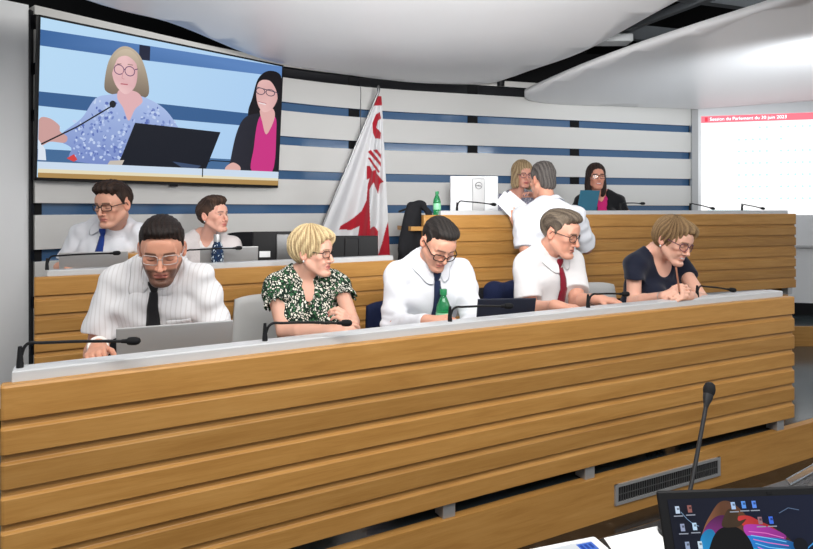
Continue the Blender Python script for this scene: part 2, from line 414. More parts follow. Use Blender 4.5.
        for i in range(8):
            for j in range(i+1, 8):
                a, b = np.array(cor[i]), np.array(cor[j])
                if np.abs(a-b).sum() != 1: continue
                va, vb = val[:, i], val[:, j]; mk = (va < 0) != (vb < 0)
                t = np.where(mk, va/np.where(mk, va-vb, 1), 0)
                acc += np.where(mk[:, None], a+(b-a)*t[:, None], 0); num += mk
        P = acc/num[:, None]+act
        V = np.stack([np.interp(P[:, i], np.arange(len(s.ax[i])), s.ax[i]) for i in range(3)], 1)
        quads = []
        for axx in range(3):
            o = [(1, 2), (2, 0), (0, 1)][axx]
            sl0 = [slice(None)]*3; sl1 = [slice(None)]*3; sl0[axx] = slice(0, -1); sl1[axx] = slice(1, None)
            A = I[tuple(sl0)]; B = I[tuple(sl1)]
            e = np.argwhere(A != B)
            ok = (e[:, o[0]] > 0) & (e[:, o[1]] > 0) & (e[:, o[0]] < D.shape[o[0]]-1) & (e[:, o[1]] < D.shape[o[1]]-1); e = e[ok]
            def ci(d0, d1):
                q = e.copy(); q[:, o[0]] += d0; q[:, o[1]] += d1; return cid[q[:, 0], q[:, 1], q[:, 2]]
            q = np.stack([ci(-1, -1), ci(0, -1), ci(0, 0), ci(-1, 0)], 1)
            out = I[e[:, 0], e[:, 1], e[:, 2]]
            q[~out] = q[~out][:, ::-1]
            quads.append(q)
        Q = np.concatenate(quads) if quads else np.zeros((0, 4), int)
        for _ in range(smooth_it):
            nb = np.zeros_like(V); c = np.zeros(len(V))
            for a, b in ((0, 1), (1, 2), (2, 3), (3, 0)):
                np.add.at(nb, Q[:, a], V[Q[:, b]]); np.add.at(nb, Q[:, b], V[Q[:, a]]); np.add.at(c, Q[:, a], 1); np.add.at(c, Q[:, b], 1)
            V = V*.5+.5*nb/np.maximum(c, 1)[:, None]
        return V, Q
# ---------------------------------------------------------------- the room
mb = MB(); mb.box(-5, 7, -2.5, 8.5, -.1, 0); struct(mb.build('floor', M['stone']), 'dark brown polished stone floor of the council chamber', 'floor')
# desks: origin, direction, length
A1, G1, L1 = Vector((-1.087, 1.604, 0)), 27.34, 3.60
BEND = .042          # the front desk bows slightly away in its middle
A2, G2, L2 = Vector((-1.855, 2.988, .134)), 29.3, 2.05
A3, G3, L3 = Vector((.120, 4.127, .434)), 19.85, 3.56
def on(A, G, t, d, z=0):
    if A is A1: d = d+BEND*max(0, 4*(t/L1)*(1-t/L1))
    c, s = math.cos(R(G)), math.sin(R(G)); return Vector((A.x+c*t-s*d, A.y+s*t+c*d, A.z+z))
def bend(o, n=16):
    """bows a mesh of the front desk along its length"""
    import bmesh
    bm = bmesh.new(); bm.from_mesh(o.data)
    for i in range(1, n):
        bmesh.ops.bisect_plane(bm, geom=bm.verts[:]+bm.edges[:]+bm.faces[:], plane_co=(L1*i/n, 0, 0), plane_no=(1, 0, 0))
    for v in bm.verts: v.co.y += BEND*max(0, 4*(v.co.x/L1)*(1-v.co.x/L1))
    bm.to_mesh(o.data); bm.free()
# wall curve
wp = [(-2.483, 3.99), (-2.05, 4.50), (-1.60, 5.02), (-1.108, 5.46), (-.60, 5.78), (-.065, 6.02), (1.05, 6.36), (2.2, 6.70), (3.316, 7.02)]
def spline(P, n):
    P = [np.array(p, float) for p in P]; Q = [2*P[0]-P[1]]+P+[2*P[-1]-P[-2]]; out = []
    for i in range(1, len(Q)-2):
        for k in range(n):
            t = k/n; a, b, c, d = Q[i-1:i+3]
            out.append(.5*((2*b)+(c-a)*t+(2*a-5*b+4*c-d)*t*t+(3*b-a-3*c+d)*t**3))
    out.append(P[-1]); return out
W = spline(wp, 10)
def norm2(i):
    a = W[max(i-1, 0)]; b = W[min(i+1, len(W)-1)]; d = (b-a)/np.linalg.norm(b-a); return np.array([d[1], -d[0]])   # towards the room
prof = []          # (z, offset into the room, material of the face that follows)
zs = [CAMZ+.31*k for k in range(-4, 5)]
z = 0; prof.append((0, .03, 0))
for k, zc in enumerate(zs):
    hh = .05 if k == len(zs)-1 else .040
    prof += [(zc-hh, .03, 1), (zc-hh+.003, -.02, 1), (zc+hh-.003, -.02, 1), (zc+hh, .03, 0)]
prof.append((2.735, .03, 0)); prof.append((2.735, -.12, 0)); prof.append((0, -.12, 0))
V = []; Fs = []; fm = []
n = len(W); K = len(prof)
for i in range(n):
    nn = norm2(i)
    for z, o, m_ in prof: V.append((W[i][0]+nn[0]*o, W[i][1]+nn[1]*o, z))
arc = [0]
for i in range(1, n): arc.append(arc[-1]+np.linalg.norm(W[i]-W[i-1]))
def pix(i): return 406.5+F*W[i][0]/W[i][1]
for i in range(n-1):
    pm = (pix(i)+pix(i+1))/2
    blk = any(a <= arc[i] <= b for a, b in BLK) if 'BLK' in globals() else False
    for j in range(K):
        Fs.append((i*K+j, i*K+(j+1) % K, (i+1)*K+(j+1) % K, (i+1)*K+j))
        m_ = prof[j][2]
        if m_ == 1 and prof[j][0] > 2.5: m_ = 2
        fm.append(m_)
Fs.append(tuple(range(K))); Fs.append(tuple((n-1)*K+j for j in range(K-1, -1, -1))); fm += [0, 0]
o = np_mesh('wall_back', V, Fs, [M['wallp'], M['stripe'], M['stripeblk']], None, fm, True); o.data.set_sharp_from_angle(angle=R(30))
struct(o, 'curved off-white panelled wall with blue horizontal strips', 'wall')
# black posts seen in the strips
k = 0
for px in (36, 353, 469, 577):
    i = min(range(n), key=lambda i: abs(pix(i)-px)); nn = norm2(i); a = math.atan2(nn[1], nn[0])
    mb = MB(); mb.box(-.012, .02, -.055, .055, .05, 2.7); k += 1
    o = mb.build('trim_%d' % (k+10), M['blackm'], None, loc=(W[i][0]-nn[0]*.03, W[i][1]-nn[1]*.03, 0), rot=(0, 0, a))
    struct(o, 'black upright post behind the wall panels', 'trim')
# thin joint between the wall panels
i = min(range(n), key=lambda i: abs(pix(i)-359)); nn = norm2(i)
mb = MB(); mb.tube([(W[i][0]+nn[0]*.032, W[i][1]+nn[1]*.032, 1.95), (W[i][0]+nn[0]*.032, W[i][1]+nn[1]*.032, 2.58)], .004, 6)
struct(mb.build('trim_4', M['steel']), 'thin grey joint line in the curved wall', 'trim')
# side wall on the left
def wallseg(name, a, b, z0, z1, mat, th=.1, label=''):
    a = Vector((*a, 0)); b = Vector((*b, 0)); d = (b-a); L = d.length; mb = MB(); mb.box(0, L, 0, th, z0, z1)
    o = mb.build(name, mat, None, loc=(a.x, a.y, 0), rot=(0, 0, math.atan2(d.y, d.x))); return struct(o, label, 'wall')
wallseg('wall_left', (-4.3, 2.2), (-2.50, 3.97), .1, 2.735, M['wallside'], .1, 'smooth grey wall panel at the left edge')
wallseg('baseboard_left', (-4.3, 2.17), (-2.50, 3.94), 0, .1, M['blackm'], .1, 'black baseboard under the grey left panel')
mb = MB(); mb.box(-.006, .006, -.02, .02, .11, 2.7); struct(mb.build('trim_5', M['stripeblk'], loc=(-2.485, 3.975, 0)), 'dark joint between the grey side panel and the curved wall', 'trim')
# wall with the projection screen
PA, PB = Vector((3.36, 7.03, 0)), Vector((5.4, 6.495, 0)); pd = (PB-PA).normalized(); pa = math.atan2(pd.y, pd.x)
wallseg('wall_right', PA[:2], PB[:2], .19, 2.72, M['wallside'], .1, 'light grey wall behind the projection screen')
wallseg('baseboard_right', (PA.x, PA.y-.02), (PB.x, PB.y-.02), .19, .33, M['blackm'], .1, 'black baseboard under the grey right wall')
mb = MB(); mb.box(-.035, .035, -.03, .03, .11, 2.66); struct(mb.build('trim_6', M['alu'], loc=(3.345, 6.985, 0)), 'vertical aluminium post between curved wall and screen wall', 'trim')
# raised floors
def slab(name, poly, z0, z1, mat, label):
    n = len(poly); V = [(x, y, z0) for x, y in poly]+[(x, y, z1) for x, y in poly]
    Fs = [tuple(range(n-1, -1, -1)), tuple(range(n, 2*n))]+[(i, (i+1) % n, (i+1) % n+n, i+n) for i in range(n)]
    o = np_mesh(name, V, Fs, mat, None, None, False); return struct(o, label, 'platform')
q = lambda A, G, t, d: tuple(on(A, G, t, d)[:2])
slab('raised_floor', [q(A2, G2, -.05, -.03), q(A2, G2, L2+.25, -.03), q(A2, G2, L2+.25, 1.2), (-.3, 5.92), (-1.2, 5.3), (-2.42, 3.9)], 0, .134, M['carpet'], 'low raised floor under the rear left desk')
slab('raised_floor', [q(A3, G3, -.05, -.03), q(A3, G3, L3-.12, -.03), q(A3, G3, L3-.12, 1.35), (3.2, 6.9), (1.0, 6.25), (-.1, 5.9)], 0, .434, M['carpet'], 'high raised floor under the presidential desk')
slab('raised_floor', [(3.75, 6.08), (6.2, 6.08), (6.2, 6.3), (5.4, 6.5), (3.6, 6.97)], 0, .195, M['carpet'], 'grey raised floor beside the presidential desk, right edge')
mb = MB(); mb.box(3.74, 6.2, 6.04, 6.08, 0, .2, bev=.004); struct(mb.build('trim_7', M['oak_plain']), 'oak riser of the raised floor at the right edge', 'trim')
slab('floor', [q(A1, G1, -.3, .56), q(A1, G1, 5.6, .56), (5.5, 6.03), (-.5, 6.03), (-2.6, 3.6)], 0, .004, M['carpet'], 'glossy grey floor between the desks')
# plinth of the front desk
mb = MB(); mb.box(-.35, 5.6, 0, .04, 0, .195)
o = mb.build('trim_8', M['oak_plain'], loc=A1, rot=(0, 0, R(G1))); bend(o); struct(o, 'long oak plinth board below the front desk', 'trim')
slab('raised_floor', [q(A1, G1, -.35, .09), q(A1, G1, 5.6, .045), q(A1, G1, 5.6, .55), q(A1, G1, -.35, .55)], 0, .19, M['carpet'], 'dark grey base behind the oak plinth of the front desk')
# ventilation grille let into the plinth
g = thing('ventilation_grille', 'long grey metal ventilation grille set in the oak plinth', 'vent', A1, R(G1))
def t_at(A, G, x, d=0, it=0):
    if A is A1 and it < 3: t = t_at(A, G, x, d, 9); return t_at(A, G, x, d+BEND*max(0, 4*(t/L1)*(1-t/L1)), 9)
    return t_flat(A, G, x, d)
def t_flat(A, G, x, d=0):
    k = (x-406.5)/F; c, s = math.cos(R(G)), math.sin(R(G)); ax, ay = A.x-s*d, A.y+c*d
    return (k*ay-ax)/(c-k*s)
t0, t1 = t_at(A1, G1, 614), t_at(A1, G1, 719)
mb = MB()
for a, b, c, d in ((t0, t1, .055, .068), (t0, t1, .135, .148), (t0, t0+.018, .055, .148), (t1-.018, t1, .055, .148)): mb.box(a, b, -.008, .002, c, d)
mb.build('grille_frame', M['alu'], g)
mb = MB(); mb.box(t0+.01, t1-.01, -.001, .002, .06, .14); mb.build('backing', M['void'], g)
mb = MB(); nsl = 46
mb.box(t0+.015, t1-.015, -.0055, -.0035, .098, .102)
for i in range(nsl):
    x = t0+.022+(t1-t0-.044)*i/(nsl-1); mb.box(x-.0022, x+.0022, -.006, -.001, .066, .137)
mb.build('slats', M['steel'], g)
for ch in g.children:
    for v in ch.data.vertices: v.co.y += BEND*max(0, 4*(v.co.x/L1)*(1-v.co.x/L1))

# ---------------------------------------------------------------- ceiling
def ceil_panel(name, poly, zf, th, label, sub=7):
    import bmesh
    bm = bmesh.new(); vs = [bm.verts.new((x, y, 0)) for x, y in poly]; bm.faces.new(vs)
    bmesh.ops.triangulate(bm, faces=bm.faces[:])
    x0, x1 = min(p[0] for p in poly), max(p[0] for p in poly); y0, y1 = min(p[1] for p in poly), max(p[1] for p in poly)
    for i in range(1, 26):
        for co, no in (((x0+(x1-x0)*i/26, 0, 0), (1, 0, 0)), ((0, y0+(y1-y0)*i/26, 0), (0, 1, 0))):
            bmesh.ops.bisect_plane(bm, geom=bm.verts[:]+bm.edges[:]+bm.faces[:], plane_co=co, plane_no=no)
    for v in bm.verts: v.co.z = zf(v.co.x, v.co.y)
    bmesh.ops.recalc_face_normals(bm, faces=bm.faces[:])
    me = bpy.data.meshes.new(name); bm.to_mesh(me); bm.free(); me.materials.append(M['ceil'])
    me.polygons.foreach_set('use_smooth', np.full(len(me.polygons), True))
    o = bpy.data.objects.new(name, me); C.objects.link(o)
    sm = o.modifiers.new('thickness', 'SOLIDIFY'); sm.thickness = th; sm.offset = 1 if me.polygons[0].normal.z > 0 else -1
    return struct(o, label, 'ceiling')
def edge(P, n=8): return [tuple(p) for p in spline(P, n)]
el = edge([(-2.9, 1.75), (-1.91, 3.5), (-1.5, 3.98), (-.99, 5.05), (-.16, 5.74), (.45, 5.93), (.82, 5.88), (1.00, 5.55)])
polyL = el+[(1.085, 5.27), (1.6, 3.5), (2.1, 1.75)]
def zL(x, y):
    # gently bellied sail, edges lifting
    return 2.62-.10*math.exp(-((y-4.4)/.75)**2)*math.exp(-((x-.2)/1.6)**2)+max(0, 3.6-y)*.03
ceil_panel('ceiling', polyL, zL, .05, 'large curved satin white ceiling sail on the left')
er = edge([(1.18, 6.0), (1.24, 6.22), (1.45, 6.40), (1.73, 6.52), (2.4, 6.66), (3.25, 6.86), (3.4, 6.86), (4.45, 6.55), (5.6, 6.2)], 5)
polyR = er+[(5.8, 1.75), (2.5, 1.75), (2.04, 3.49)]
def zR(x, y): return 2.60+.05*math.sin((y-3.5)*1.1)+.02*(x-3)
ceil_panel('ceiling', polyR, zR, .05, 'satin white ceiling sail on the right')
mb = MB(); mb.box(-5, 6.2, .8, 8, 3.35, 3.4); struct(mb.build('ceiling', M['void']), 'black ceiling void above the white sails', 'ceiling')
mb = MB(); mb.box(-5, 6.2, 7.6, 7.7, 0, 3.35); struct(mb.build('wall_rear', M['void']), 'dark wall behind the curved panel wall', 'wall')
# things seen in the slot between the sails
def beam(name, a, b, w_, h_, mat, label, cat='beam'):
    a, b = Vector(a), Vector(b); d = b-a; mb = MB(); mb.box(0, d.length, -w_/2, w_/2, -h_/2, h_/2)
    o = mb.build(name, mat); o.matrix_world = Matrix.Translation(a) @ d.to_track_quat('X', 'Z').to_matrix().to_4x4(); return struct(o, label, cat)
beam('truss_beam', (1.0, 6.3, 2.78), (2.3, 3.2, 2.78), .05, .05, M['truss'], 'grey steel rail in the slot between the ceiling sails')
beam('truss_beam', (.6, 4.6, 2.85), (2.6, 5.2, 2.85), .06, .12, M['truss'], 'grey steel cross beam above the ceiling slot')
beam('truss_beam', (1.1, 3.75, 2.85), (2.8, 4.3, 2.85), .06, .16, M['truss'], 'nearer grey steel cross beam above the ceiling slot')
mb = MB(); mb.tube([(1.45, 4.9, 2.66), (1.45, 4.9, 3.3)], .018, 8); struct(mb.build('hanger_rod', M['void']), 'black hanger rod in the ceiling slot', 'rod')
mb = MB(); mb.box(1.36, 1.75, 4.62, 4.78, 2.68, 2.74, bev=.01); tag(mb.build('light_fitting', M['duct']), 'pale metal light fitting inside the ceiling slot', 'light')
mb = MB(); mb.box(1.95, 2.6, 3.5, 3.78, 2.70, 2.80, bev=.01); tag(mb.build('air_duct', M['duct']), 'pale metal duct at the top of the ceiling slot', 'duct')
mb = MB(); mb.lathe([(.0, 0), (.035, .0), (.04, .06), (.02, .09), (0, .09)], 16); mb.tube([(0, 0, .08), (0, 0, .3)], .008, 6)
tag(mb.build('spotlight', M['black'], smooth='auto', loc=(.95, 6.05, 2.62)), 'small black spotlight at the dark end of the ceiling slot', 'light')

# ---------------------------------------------------------------- desks
PITCH = .0937
def desk(name, label, A, G, L, posts, ledge, depth=.80, wz=.755, x0=.012):
    d = thing(name, label, 'desk', A, R(G))
    pl = []
    for i in range(7):
        z0 = .253+i*PITCH
        pl += [(.014, z0), (.002, z0+.0005), (0, z0+.003), (0, z0+.0665), (.0015, z0+.0690), (.009, z0+.0725), (.011, z0+.0745), (.014, z0+PITCH-.0006)]
    top = .253+7*PITCH
    pl[-5:] = [(0, top-.006), (.004, top), (.045, top)]
    pl += [(.045, .253)]
    # soft rounded ends of the boards
    mb = MB(); secs = [(0, .006), (.004, .002), (.010, 0), (L-.010, 0), (L-.004, .002), (L, .006)]
    Gd = [[(x, max(y, min(.04, y+o)), z) for y, z in pl] for x, o in secs]
    mb.grid(Gd, close_u=True, flip=False); nP = len(pl)
    mb.add(Gd[0], [tuple(range(nP-1, -1, -1))]); mb.add(Gd[-1], [tuple(range(nP))])
    o = mb.build('front_panel', M['oak'], d)
    mb = MB(); mb.box(ledge[0], ledge[1], .034, .105, top-.01, top+.030, bev=.004); mb.build('ledge', M['ledge'], d)
    mb = MB(); mb.box(ledge[0], ledge[1], .08, .105, wz-.03, top-.01); mb.build('back_board', M['oak_plain'], d)
    mb = MB(); mb.box(x0+.018, L-.03, .105, depth, wz-.03, wz, bev=.004); mb.build('worktop', M['worktop'], d)
    for x in (x0, L-.040):
        mb = MB(); mb.box(x, x+.028, .05, depth-.06, .2, wz-.032, bev=.003); mb.build('side_panel', M['oak_plain'], d)
    for t in posts:
        mb = MB(); mb.box(t-.028, t+.028, .012, .075, .195, .30, bev=.003); mb.build('leg', M['alu'], d)
    if A is A1:
        for ch in d.children: bend(ch)
    return d
top = .253+7*PITCH
desk('council_desk', 'long front oak desk of horizontal boards with grey ledge', A1, G1, L1, [.25]+[t_at(A1, G1, x) for x in (451, 592, 783)], (.022, L1-.05))
desk('council_desk', 'rear left oak desk behind the bearded man and the blonde woman', A2, G2, L2, (.2, 1.8), (.055, L2-.005), .8, .79)
desk('council_desk', 'raised presidential oak desk at the back right', A3, G3, L3, (.25, 1.6, L3-.06), (.14, L3-.06), 1.0, .90, .3)
# oak plinths below the two rear desks
mb = MB(); mb.box(0, L2, 0, .04, 0, .195, bev=.003); struct(mb.build('trim_9', M['oak_plain'], loc=A2, rot=(0, 0, R(G2))), 'oak plinth under the rear left desk', 'trim')
mb = MB(); mb.box(0, L3-.1, 0, .04, 0, .195, bev=.003); struct(mb.build('trim_10', M['oak_plain'], loc=A3, rot=(0, 0, R(G3))), 'oak plinth under the presidential desk', 'trim')
mb = MB(); mb.box(-.09, .0, .015, .05, .80, .83, bev=.003); mb.box(-.09, -.075, .05, .3, .8, .83); mb.box(-.02, .0, .03, .3, .8, .83)
tag(mb.build('side_shelf', M['oak_plain'], loc=A3, rot=(0, 0, R(G3))), 'small oak shelf at the left end of the presidential desk', 'shelf')
mb = MB(); mb.box(-.05, .05, -.02, .02, 0, .09, bev=.004)
b = on(A2, G2, t_at(A2, G2, 130, .26), .28, .79); 
mb2 = MB(); mb2.box(-.05, .05, -.03, .10, 0, .205, bev=.004)
tag(mb2.build('wooden_box', M['oak_plain'], loc=b, rot=(0, 0, R(G2))), 'small oak box on the rear left desk between two laptops', 'box')

# ---------------------------------------------------------------- television
class Picture:
    """flat coloured shapes of a screen image; u, v in 0..1 from the top left"""
    def __init__(s, w_, h_): s.w, s.h = w_, h_; s.mb = MB(); s.k = 0
    warp = None; step = 1
    def p(s, u, v):
        u, v = min(max(u, 0), 1), min(max(v, 0), 1)
        if s.warp: u = u*s.warp[0]/(s.warp[1]-u*(s.warp[1]-s.warp[0]))
        return ((u-.5)*s.w, -s.k*.00012, (.5-v)*s.h)
    def poly(s, P, col, grad=None):
        s.k += s.step; b = len(s.mb.v)
        for u, v in P:
            s.mb.v.append(s.p(u, v)); c = lin(col)
            if grad: t = grad[1](u, v); g = lin(grad[0]); c = tuple(a+(b_-a)*max(0, min(1, t)) for a, b_ in zip(c, g))
            s.mb.c.append(c)
        s.mb.f.append([b+i for i in range(len(P))]); s.mb.m.append(0)
    def ell(s, u, v, ru, rv, col, n=28, a0=0, rot=0):
        P = []
        for i in range(n):
            a = 2*math.pi*i/n; x, y = ru*math.cos(a), rv*math.sin(a)
            ar = s.h/s.w; c, q = math.cos(R(rot)), math.sin(R(rot)); X, Y = x*c-(y*ar)*q, (x/ar)*q+y*c
            P.append((u+X, v+Y))
        s.poly(P, col)
    def blobs(s, P, col, grad=None):
        """closed smooth outline"""
        Q = [np.array(p, float) for p in P]; m = len(Q); out = []
        for i in range(m):
            a, b, c, d = Q[i-1], Q[i], Q[(i+1) % m], Q[(i+2) % m]
            for k_ in range(5):
                t = k_/5; out.append(tuple(.5*((2*b)+(c-a)*t+(2*a-5*b+4*c-d)*t*t+(3*b-a-3*c+d)*t**3)))
        s.poly(out, col, grad)
    def line(s, P, wd, col):
        for (a, b) in zip(P, P[1:]):
            dx, dy = (b[0]-a[0])*s.w, (b[1]-a[1])*s.h; L = math.hypot(dx, dy); nx, ny = -dy/L*wd/2/s.w, dx/L*wd/2/s.h
            s.poly([(a[0]+nx, a[1]+ny), (b[0]+nx, b[1]+ny), (b[0]-nx, b[1]-ny), (a[0]-nx, a[1]-ny)], col)
    def ring(s, u, v, ru, rv, wd, col, n=24):
        P = [(u+ru*math.cos(2*math.pi*i/n), v+rv*math.sin(2*math.pi*i/n)) for i in range(n+1)]; s.line(P, wd, col)
    def build(s, parent, loc=(0, 0, 0), name='screen'):
        o = s.mb.build(name, M['picture'], parent, cols=True, loc=loc); return o
TVW, TVH = 1.885, 1.07
ta, tb = Vector((-2.395, 3.905, 0)), Vector((-1.115, 5.255, 0)); tm = (ta+tb)/2
tv = thing('television', 'large wall television showing two women at a desk', 'television', (tm.x, tm.y, 2.105), math.atan2(tb.y-ta.y, tb.x-ta.x))
tv.rotation_euler = Matrix(rotm(math.degrees(math.atan2(tb.y-ta.y, tb.x-ta.x)), 4.5, 0)).to_euler()
mb = MB(); mb.box(-TVW/2, TVW/2, 0, .05, -TVH/2, TVH/2, bev=.006); mb.build('housing', M['black'], tv)
mb = MB()
for a, b, c, d in ((-TVW/2, TVW/2, TVH/2-.012, TVH/2), (-TVW/2, TVW/2, -TVH/2, -TVH/2+.022), (-TVW/2, -TVW/2+.012, -TVH/2, TVH/2), (TVW/2-.012, TVW/2, -TVH/2, TVH/2)): mb.box(a, b, -.006, .002, c, d)
mb.build('bezel', M['black'], tv)
mb = MB(); mb.box(-.03, .03, .0, .012, -TVH/2-.015, -TVH/2+.002); mb.build('sensor', M['black'], tv)
mb = MB(); mb.box(-.3, .3, .05, .13, -.2, .2); mb.build('wall_bracket', M['blackm'], tv)
pc = Picture(TVW-.026, TVH-.036); pc.warp = (3.9, 5.26)
pc.poly([(0, 0), (1, 0), (1, 1), (0, 1)], (188, 222, 248), ((160, 196, 240), lambda u, v: u*.5+.2*v))
blue = (62, 104, 160)
pc.poly([(0, .075), (.45, .045), (1, .0), (1, .085), (.45, .15), (0, .175)], blue, ((118, 160, 222), lambda u, v: abs(u-.75)*-2+1))
pc.poly([(.41, .05), (.455, .047), (.455, .148), (.41, .152)], (36, 40, 62))
pc.poly([(0, .46), (.5, .44), (1, .42), (1, .52), (.5, .545), (0, .55)], (56, 96, 146))
pc.poly([(0, .82), (1, .80), (1, .885), (0, .90)], (70, 108, 152))
# left woman
pc.blobs([(.27, .36), (.285, .20), (.325, .10), (.37, .08), (.415, .13), (.445, .25), (.455, .38), (.42, .42), (.34, .42), (.285, .41)], (196, 180, 158), ((120, 106, 92), lambda u, v: (v-.1)*3.2))
pc.blobs([(.18, .60), (.235, .46), (.30, .42), (.36, .40), (.44, .41), (.52, .47), (.575, .58), (.60, .68), (.60, .89), (.17, .89), (.14, .80), (.09, .76), (.10, .71)], (172, 192, 234), ((112, 132, 196), lambda u, v: (v-.45)*2.0))
pc.step = .05
for i in range(420):
    a = rng.random(); u = .15+.42*rng.random(); v = .47+.40*rng.random()
    if u < .22 and v < .62 or u > .5 and v < .55 or (.33 < u < .43 and v < .56): continue
    pc.ell(u, v, .003+.006*rng.random(), .004+.008*rng.random(), [(96, 116, 186), (196, 212, 242), (176, 194, 236), (118, 138, 200)][int(a*4)], 7, 0, 180*rng.random())
pc.step = 1
pc.blobs([(.335, .38), (.405, .38), (.43, .44), (.40, .50), (.375, .585), (.35, .50), (.325, .44)], (226, 178, 182))
pc.blobs([(.30, .24), (.315, .16), (.355, .13), (.395, .17), (.405, .26), (.395, .35), (.36, .405), (.325, .37), (.305, .31)], (240, 200, 200), ((206, 150, 158), lambda u, v: abs(u-.345)*12-.1))
pc.blobs([(.295, .30), (.30, .18), (.335, .11), (.375, .10), (.41, .16), (.42, .30), (.405, .20), (.365, .145), (.325, .165), (.308, .23)], (206, 190, 168), ((128, 112, 98), lambda u, v: (v-.1)*4))
for u in (.328, .372): pc.ring(u, .245, .02, .032, .006, (96, 64, 104))
pc.line([(.348, .238), (.354, .238)], .006, (96, 64, 104)); pc.line([(.392, .23), (.405, .22)], .006, (96, 64, 104))
pc.line([(.318, .21), (.336, .205)], .006, (150, 120, 110)); pc.line([(.362, .20), (.384, .20)], .006, (150, 120, 110))
pc.line([(.344, .25), (.34, .30), (.35, .305)], .005, (206, 150, 156)); pc.line([(.335, .34), (.365, .338)], .008, (186, 96, 108))
pc.blobs([(0, .64), (.04, .62), (.085, .66), (.09, .70), (.12, .73), (.11, .77), (.05, .77), (.0, .80)], (206, 160, 156))
pc.poly([(0, .76), (.03, .82), (.035, .89), (0, .89)], (222, 230, 242))
pc.poly([(.12, .87), (.15, .84), (.165, .875), (.15, .89)], (214, 70, 70))
pc.line([(.012, .79), (.16, .66), (.30, .50)], .010, (22, 24, 32)); pc.ell(.305, .485, .014, .024, (26, 28, 36), 16, 0, -40)
# notebook, desk
pc.poly([(.40, .595), (.755, .60), (.70, .895), (.335, .895)], (20, 24, 36), ((44, 52, 74), lambda u, v: 1-abs(u-.6)*5-abs(v-.75)*4))
pc.poly([(.30, .87), (.36, .86), (.35, .90), (.29, .90)], (200, 190, 180))
pc.poly([(.56, .85), (.68, .87), (.66, .90), (.60, .89)], (60, 78, 110))
pc.line([(.68, .93), (.685, .86), (.72, .825), (.88, .825)], .008, (20, 22, 30))
# right woman
pc.blobs([(.865, .42), (.88, .30), (.90, .14), (.94, .06), (.99, .07), (1, .2), (1, .6), (.95, .62), (.88, .56)], (20, 16, 22))
pc.blobs([(.80, .82), (.82, .60), (.85, .47), (.90, .42), (.96, .42), (1, .46), (1, .90), (.80, .90)], (40, 40, 52), ((24, 24, 32), lambda u, v: (u-.85)*8))
pc.blobs([(.905, .50), (.925, .42), (.975, .42), (.985, .55), (.975, .89), (.89, .89), (.895, .70)], (204, 52, 132))
pc.blobs([(.915, .38), (.965, .36), (.975, .44), (.945, .58), (.925, .48)], (226, 176, 172))
pc.blobs([(.895, .25), (.905, .16), (.935, .125), (.975, .16), (.985, .26), (.965, .36), (.93, .40), (.905, .35)], (238, 194, 190), ((200, 146, 146), lambda u, v: abs(u-.935)*14-.1))
pc.blobs([(.90, .17), (.935, .08), (.985, .10), (1, .2), (1, .45), (.985, .40), (.982, .24), (.955, .145), (.92, .14)], (20, 16, 22))
pc.line([(.892, .205), (.985, .225)], .006, (34, 40, 70))
for u in (.912, .952): pc.ring(u, .235, .018, .026, .006, (34, 40, 70))
pc.line([(.905, .33), (.935, .335)], .012, (240, 225, 225)); pc.line([(.903, .322), (.937, .328)], .005, (176, 80, 96))
pc.blobs([(.78, .87), (.81, .83), (.84, .86), (.835, .90), (.785, .905)], (224, 176, 168))
pc.poly([(0, .90), (1, .885), (1, .945), (0, .95)], (206, 222, 240)); pc.poly([(0, .945), (1, .94), (1, .965), (0, .975)], (232, 222, 190)); pc.poly([(0, .97), (1, .96), (1, 1), (0, 1)], (176, 140, 84))
pc.line([(.685, .955), (.685, .86)], .008, (20, 22, 30))
pc.build(tv, (0, -.004, .004))

# ---------------------------------------------------------------- projection screen
ps = thing('projection_screen', 'white projection screen with pink-red title bar at the right', 'screen', (PA.x, PA.y, 0), pa)
mb = MB(); mb.box(.04, 2.05, -.045, -.035, .975, 2.60); mb.build('screen_fabric', M['white'], ps)
mb = MB(); mb.box(.03, 2.06, -.06, -.02, .955, .978); mb.build('weight_bar', M['alu'], ps)
mb = MB(); mb.box(.02, 2.06, -.09, -.01, 2.60, 2.68, bev=.01); mb.build('screen_case', M['alu'], ps)
PW, PH = 1.98, 1.14
pp = Picture(PW, PH)
pp.poly([(0, 0), (1, 0), (1, 1), (0, 1)], (255, 255, 255))
pp.poly([(0, .0), (1, .0), (1, .068), (0, .068)], (246, 122, 138)); pp.poly([(.02, .012), (.035, .012), (.035, .056), (.02, .056)], (238, 60, 80))
pp.step = .1
for r_ in range(7):
    for c_ in range(14):
        if c_ % 6 == 5: continue
        if r_ == 0 and c_ < 3 or r_ == 1 and c_ > 6: continue
        pp.ell(.20+.036*c_, .13+.118*r_, .006, .012, (196, 240, 238), 8)
for c_ in range(24): pp.ell(.04+.009*c_, .955, .003, .006, (200, 238, 240), 6)
po = pp.build(ps, (.075+PW/2, -.048, 1.36+PH/2-.04), 'projected_image'); po.data.materials.clear(); po.data.materials.append(attr_mat('projected_light', .6, .2, emit=1.25))
fc = bpy.data.curves.new('title_text', 'FONT'); fc.body = 'Session du Parlement du 30 juin 2023'; fc.size = .052; fc.extrude = .0003
fo = bpy.data.objects.new('title_text', fc); link(fo, ps); fo.location = (.075+.09, -.0535, 1.36+PH-.04-.055); fo.rotation_euler = (R(90), 0, 0); fc.materials.append(plain('white_light', (1, 1, 1), emit=(1, 1, 1), es=1.3))

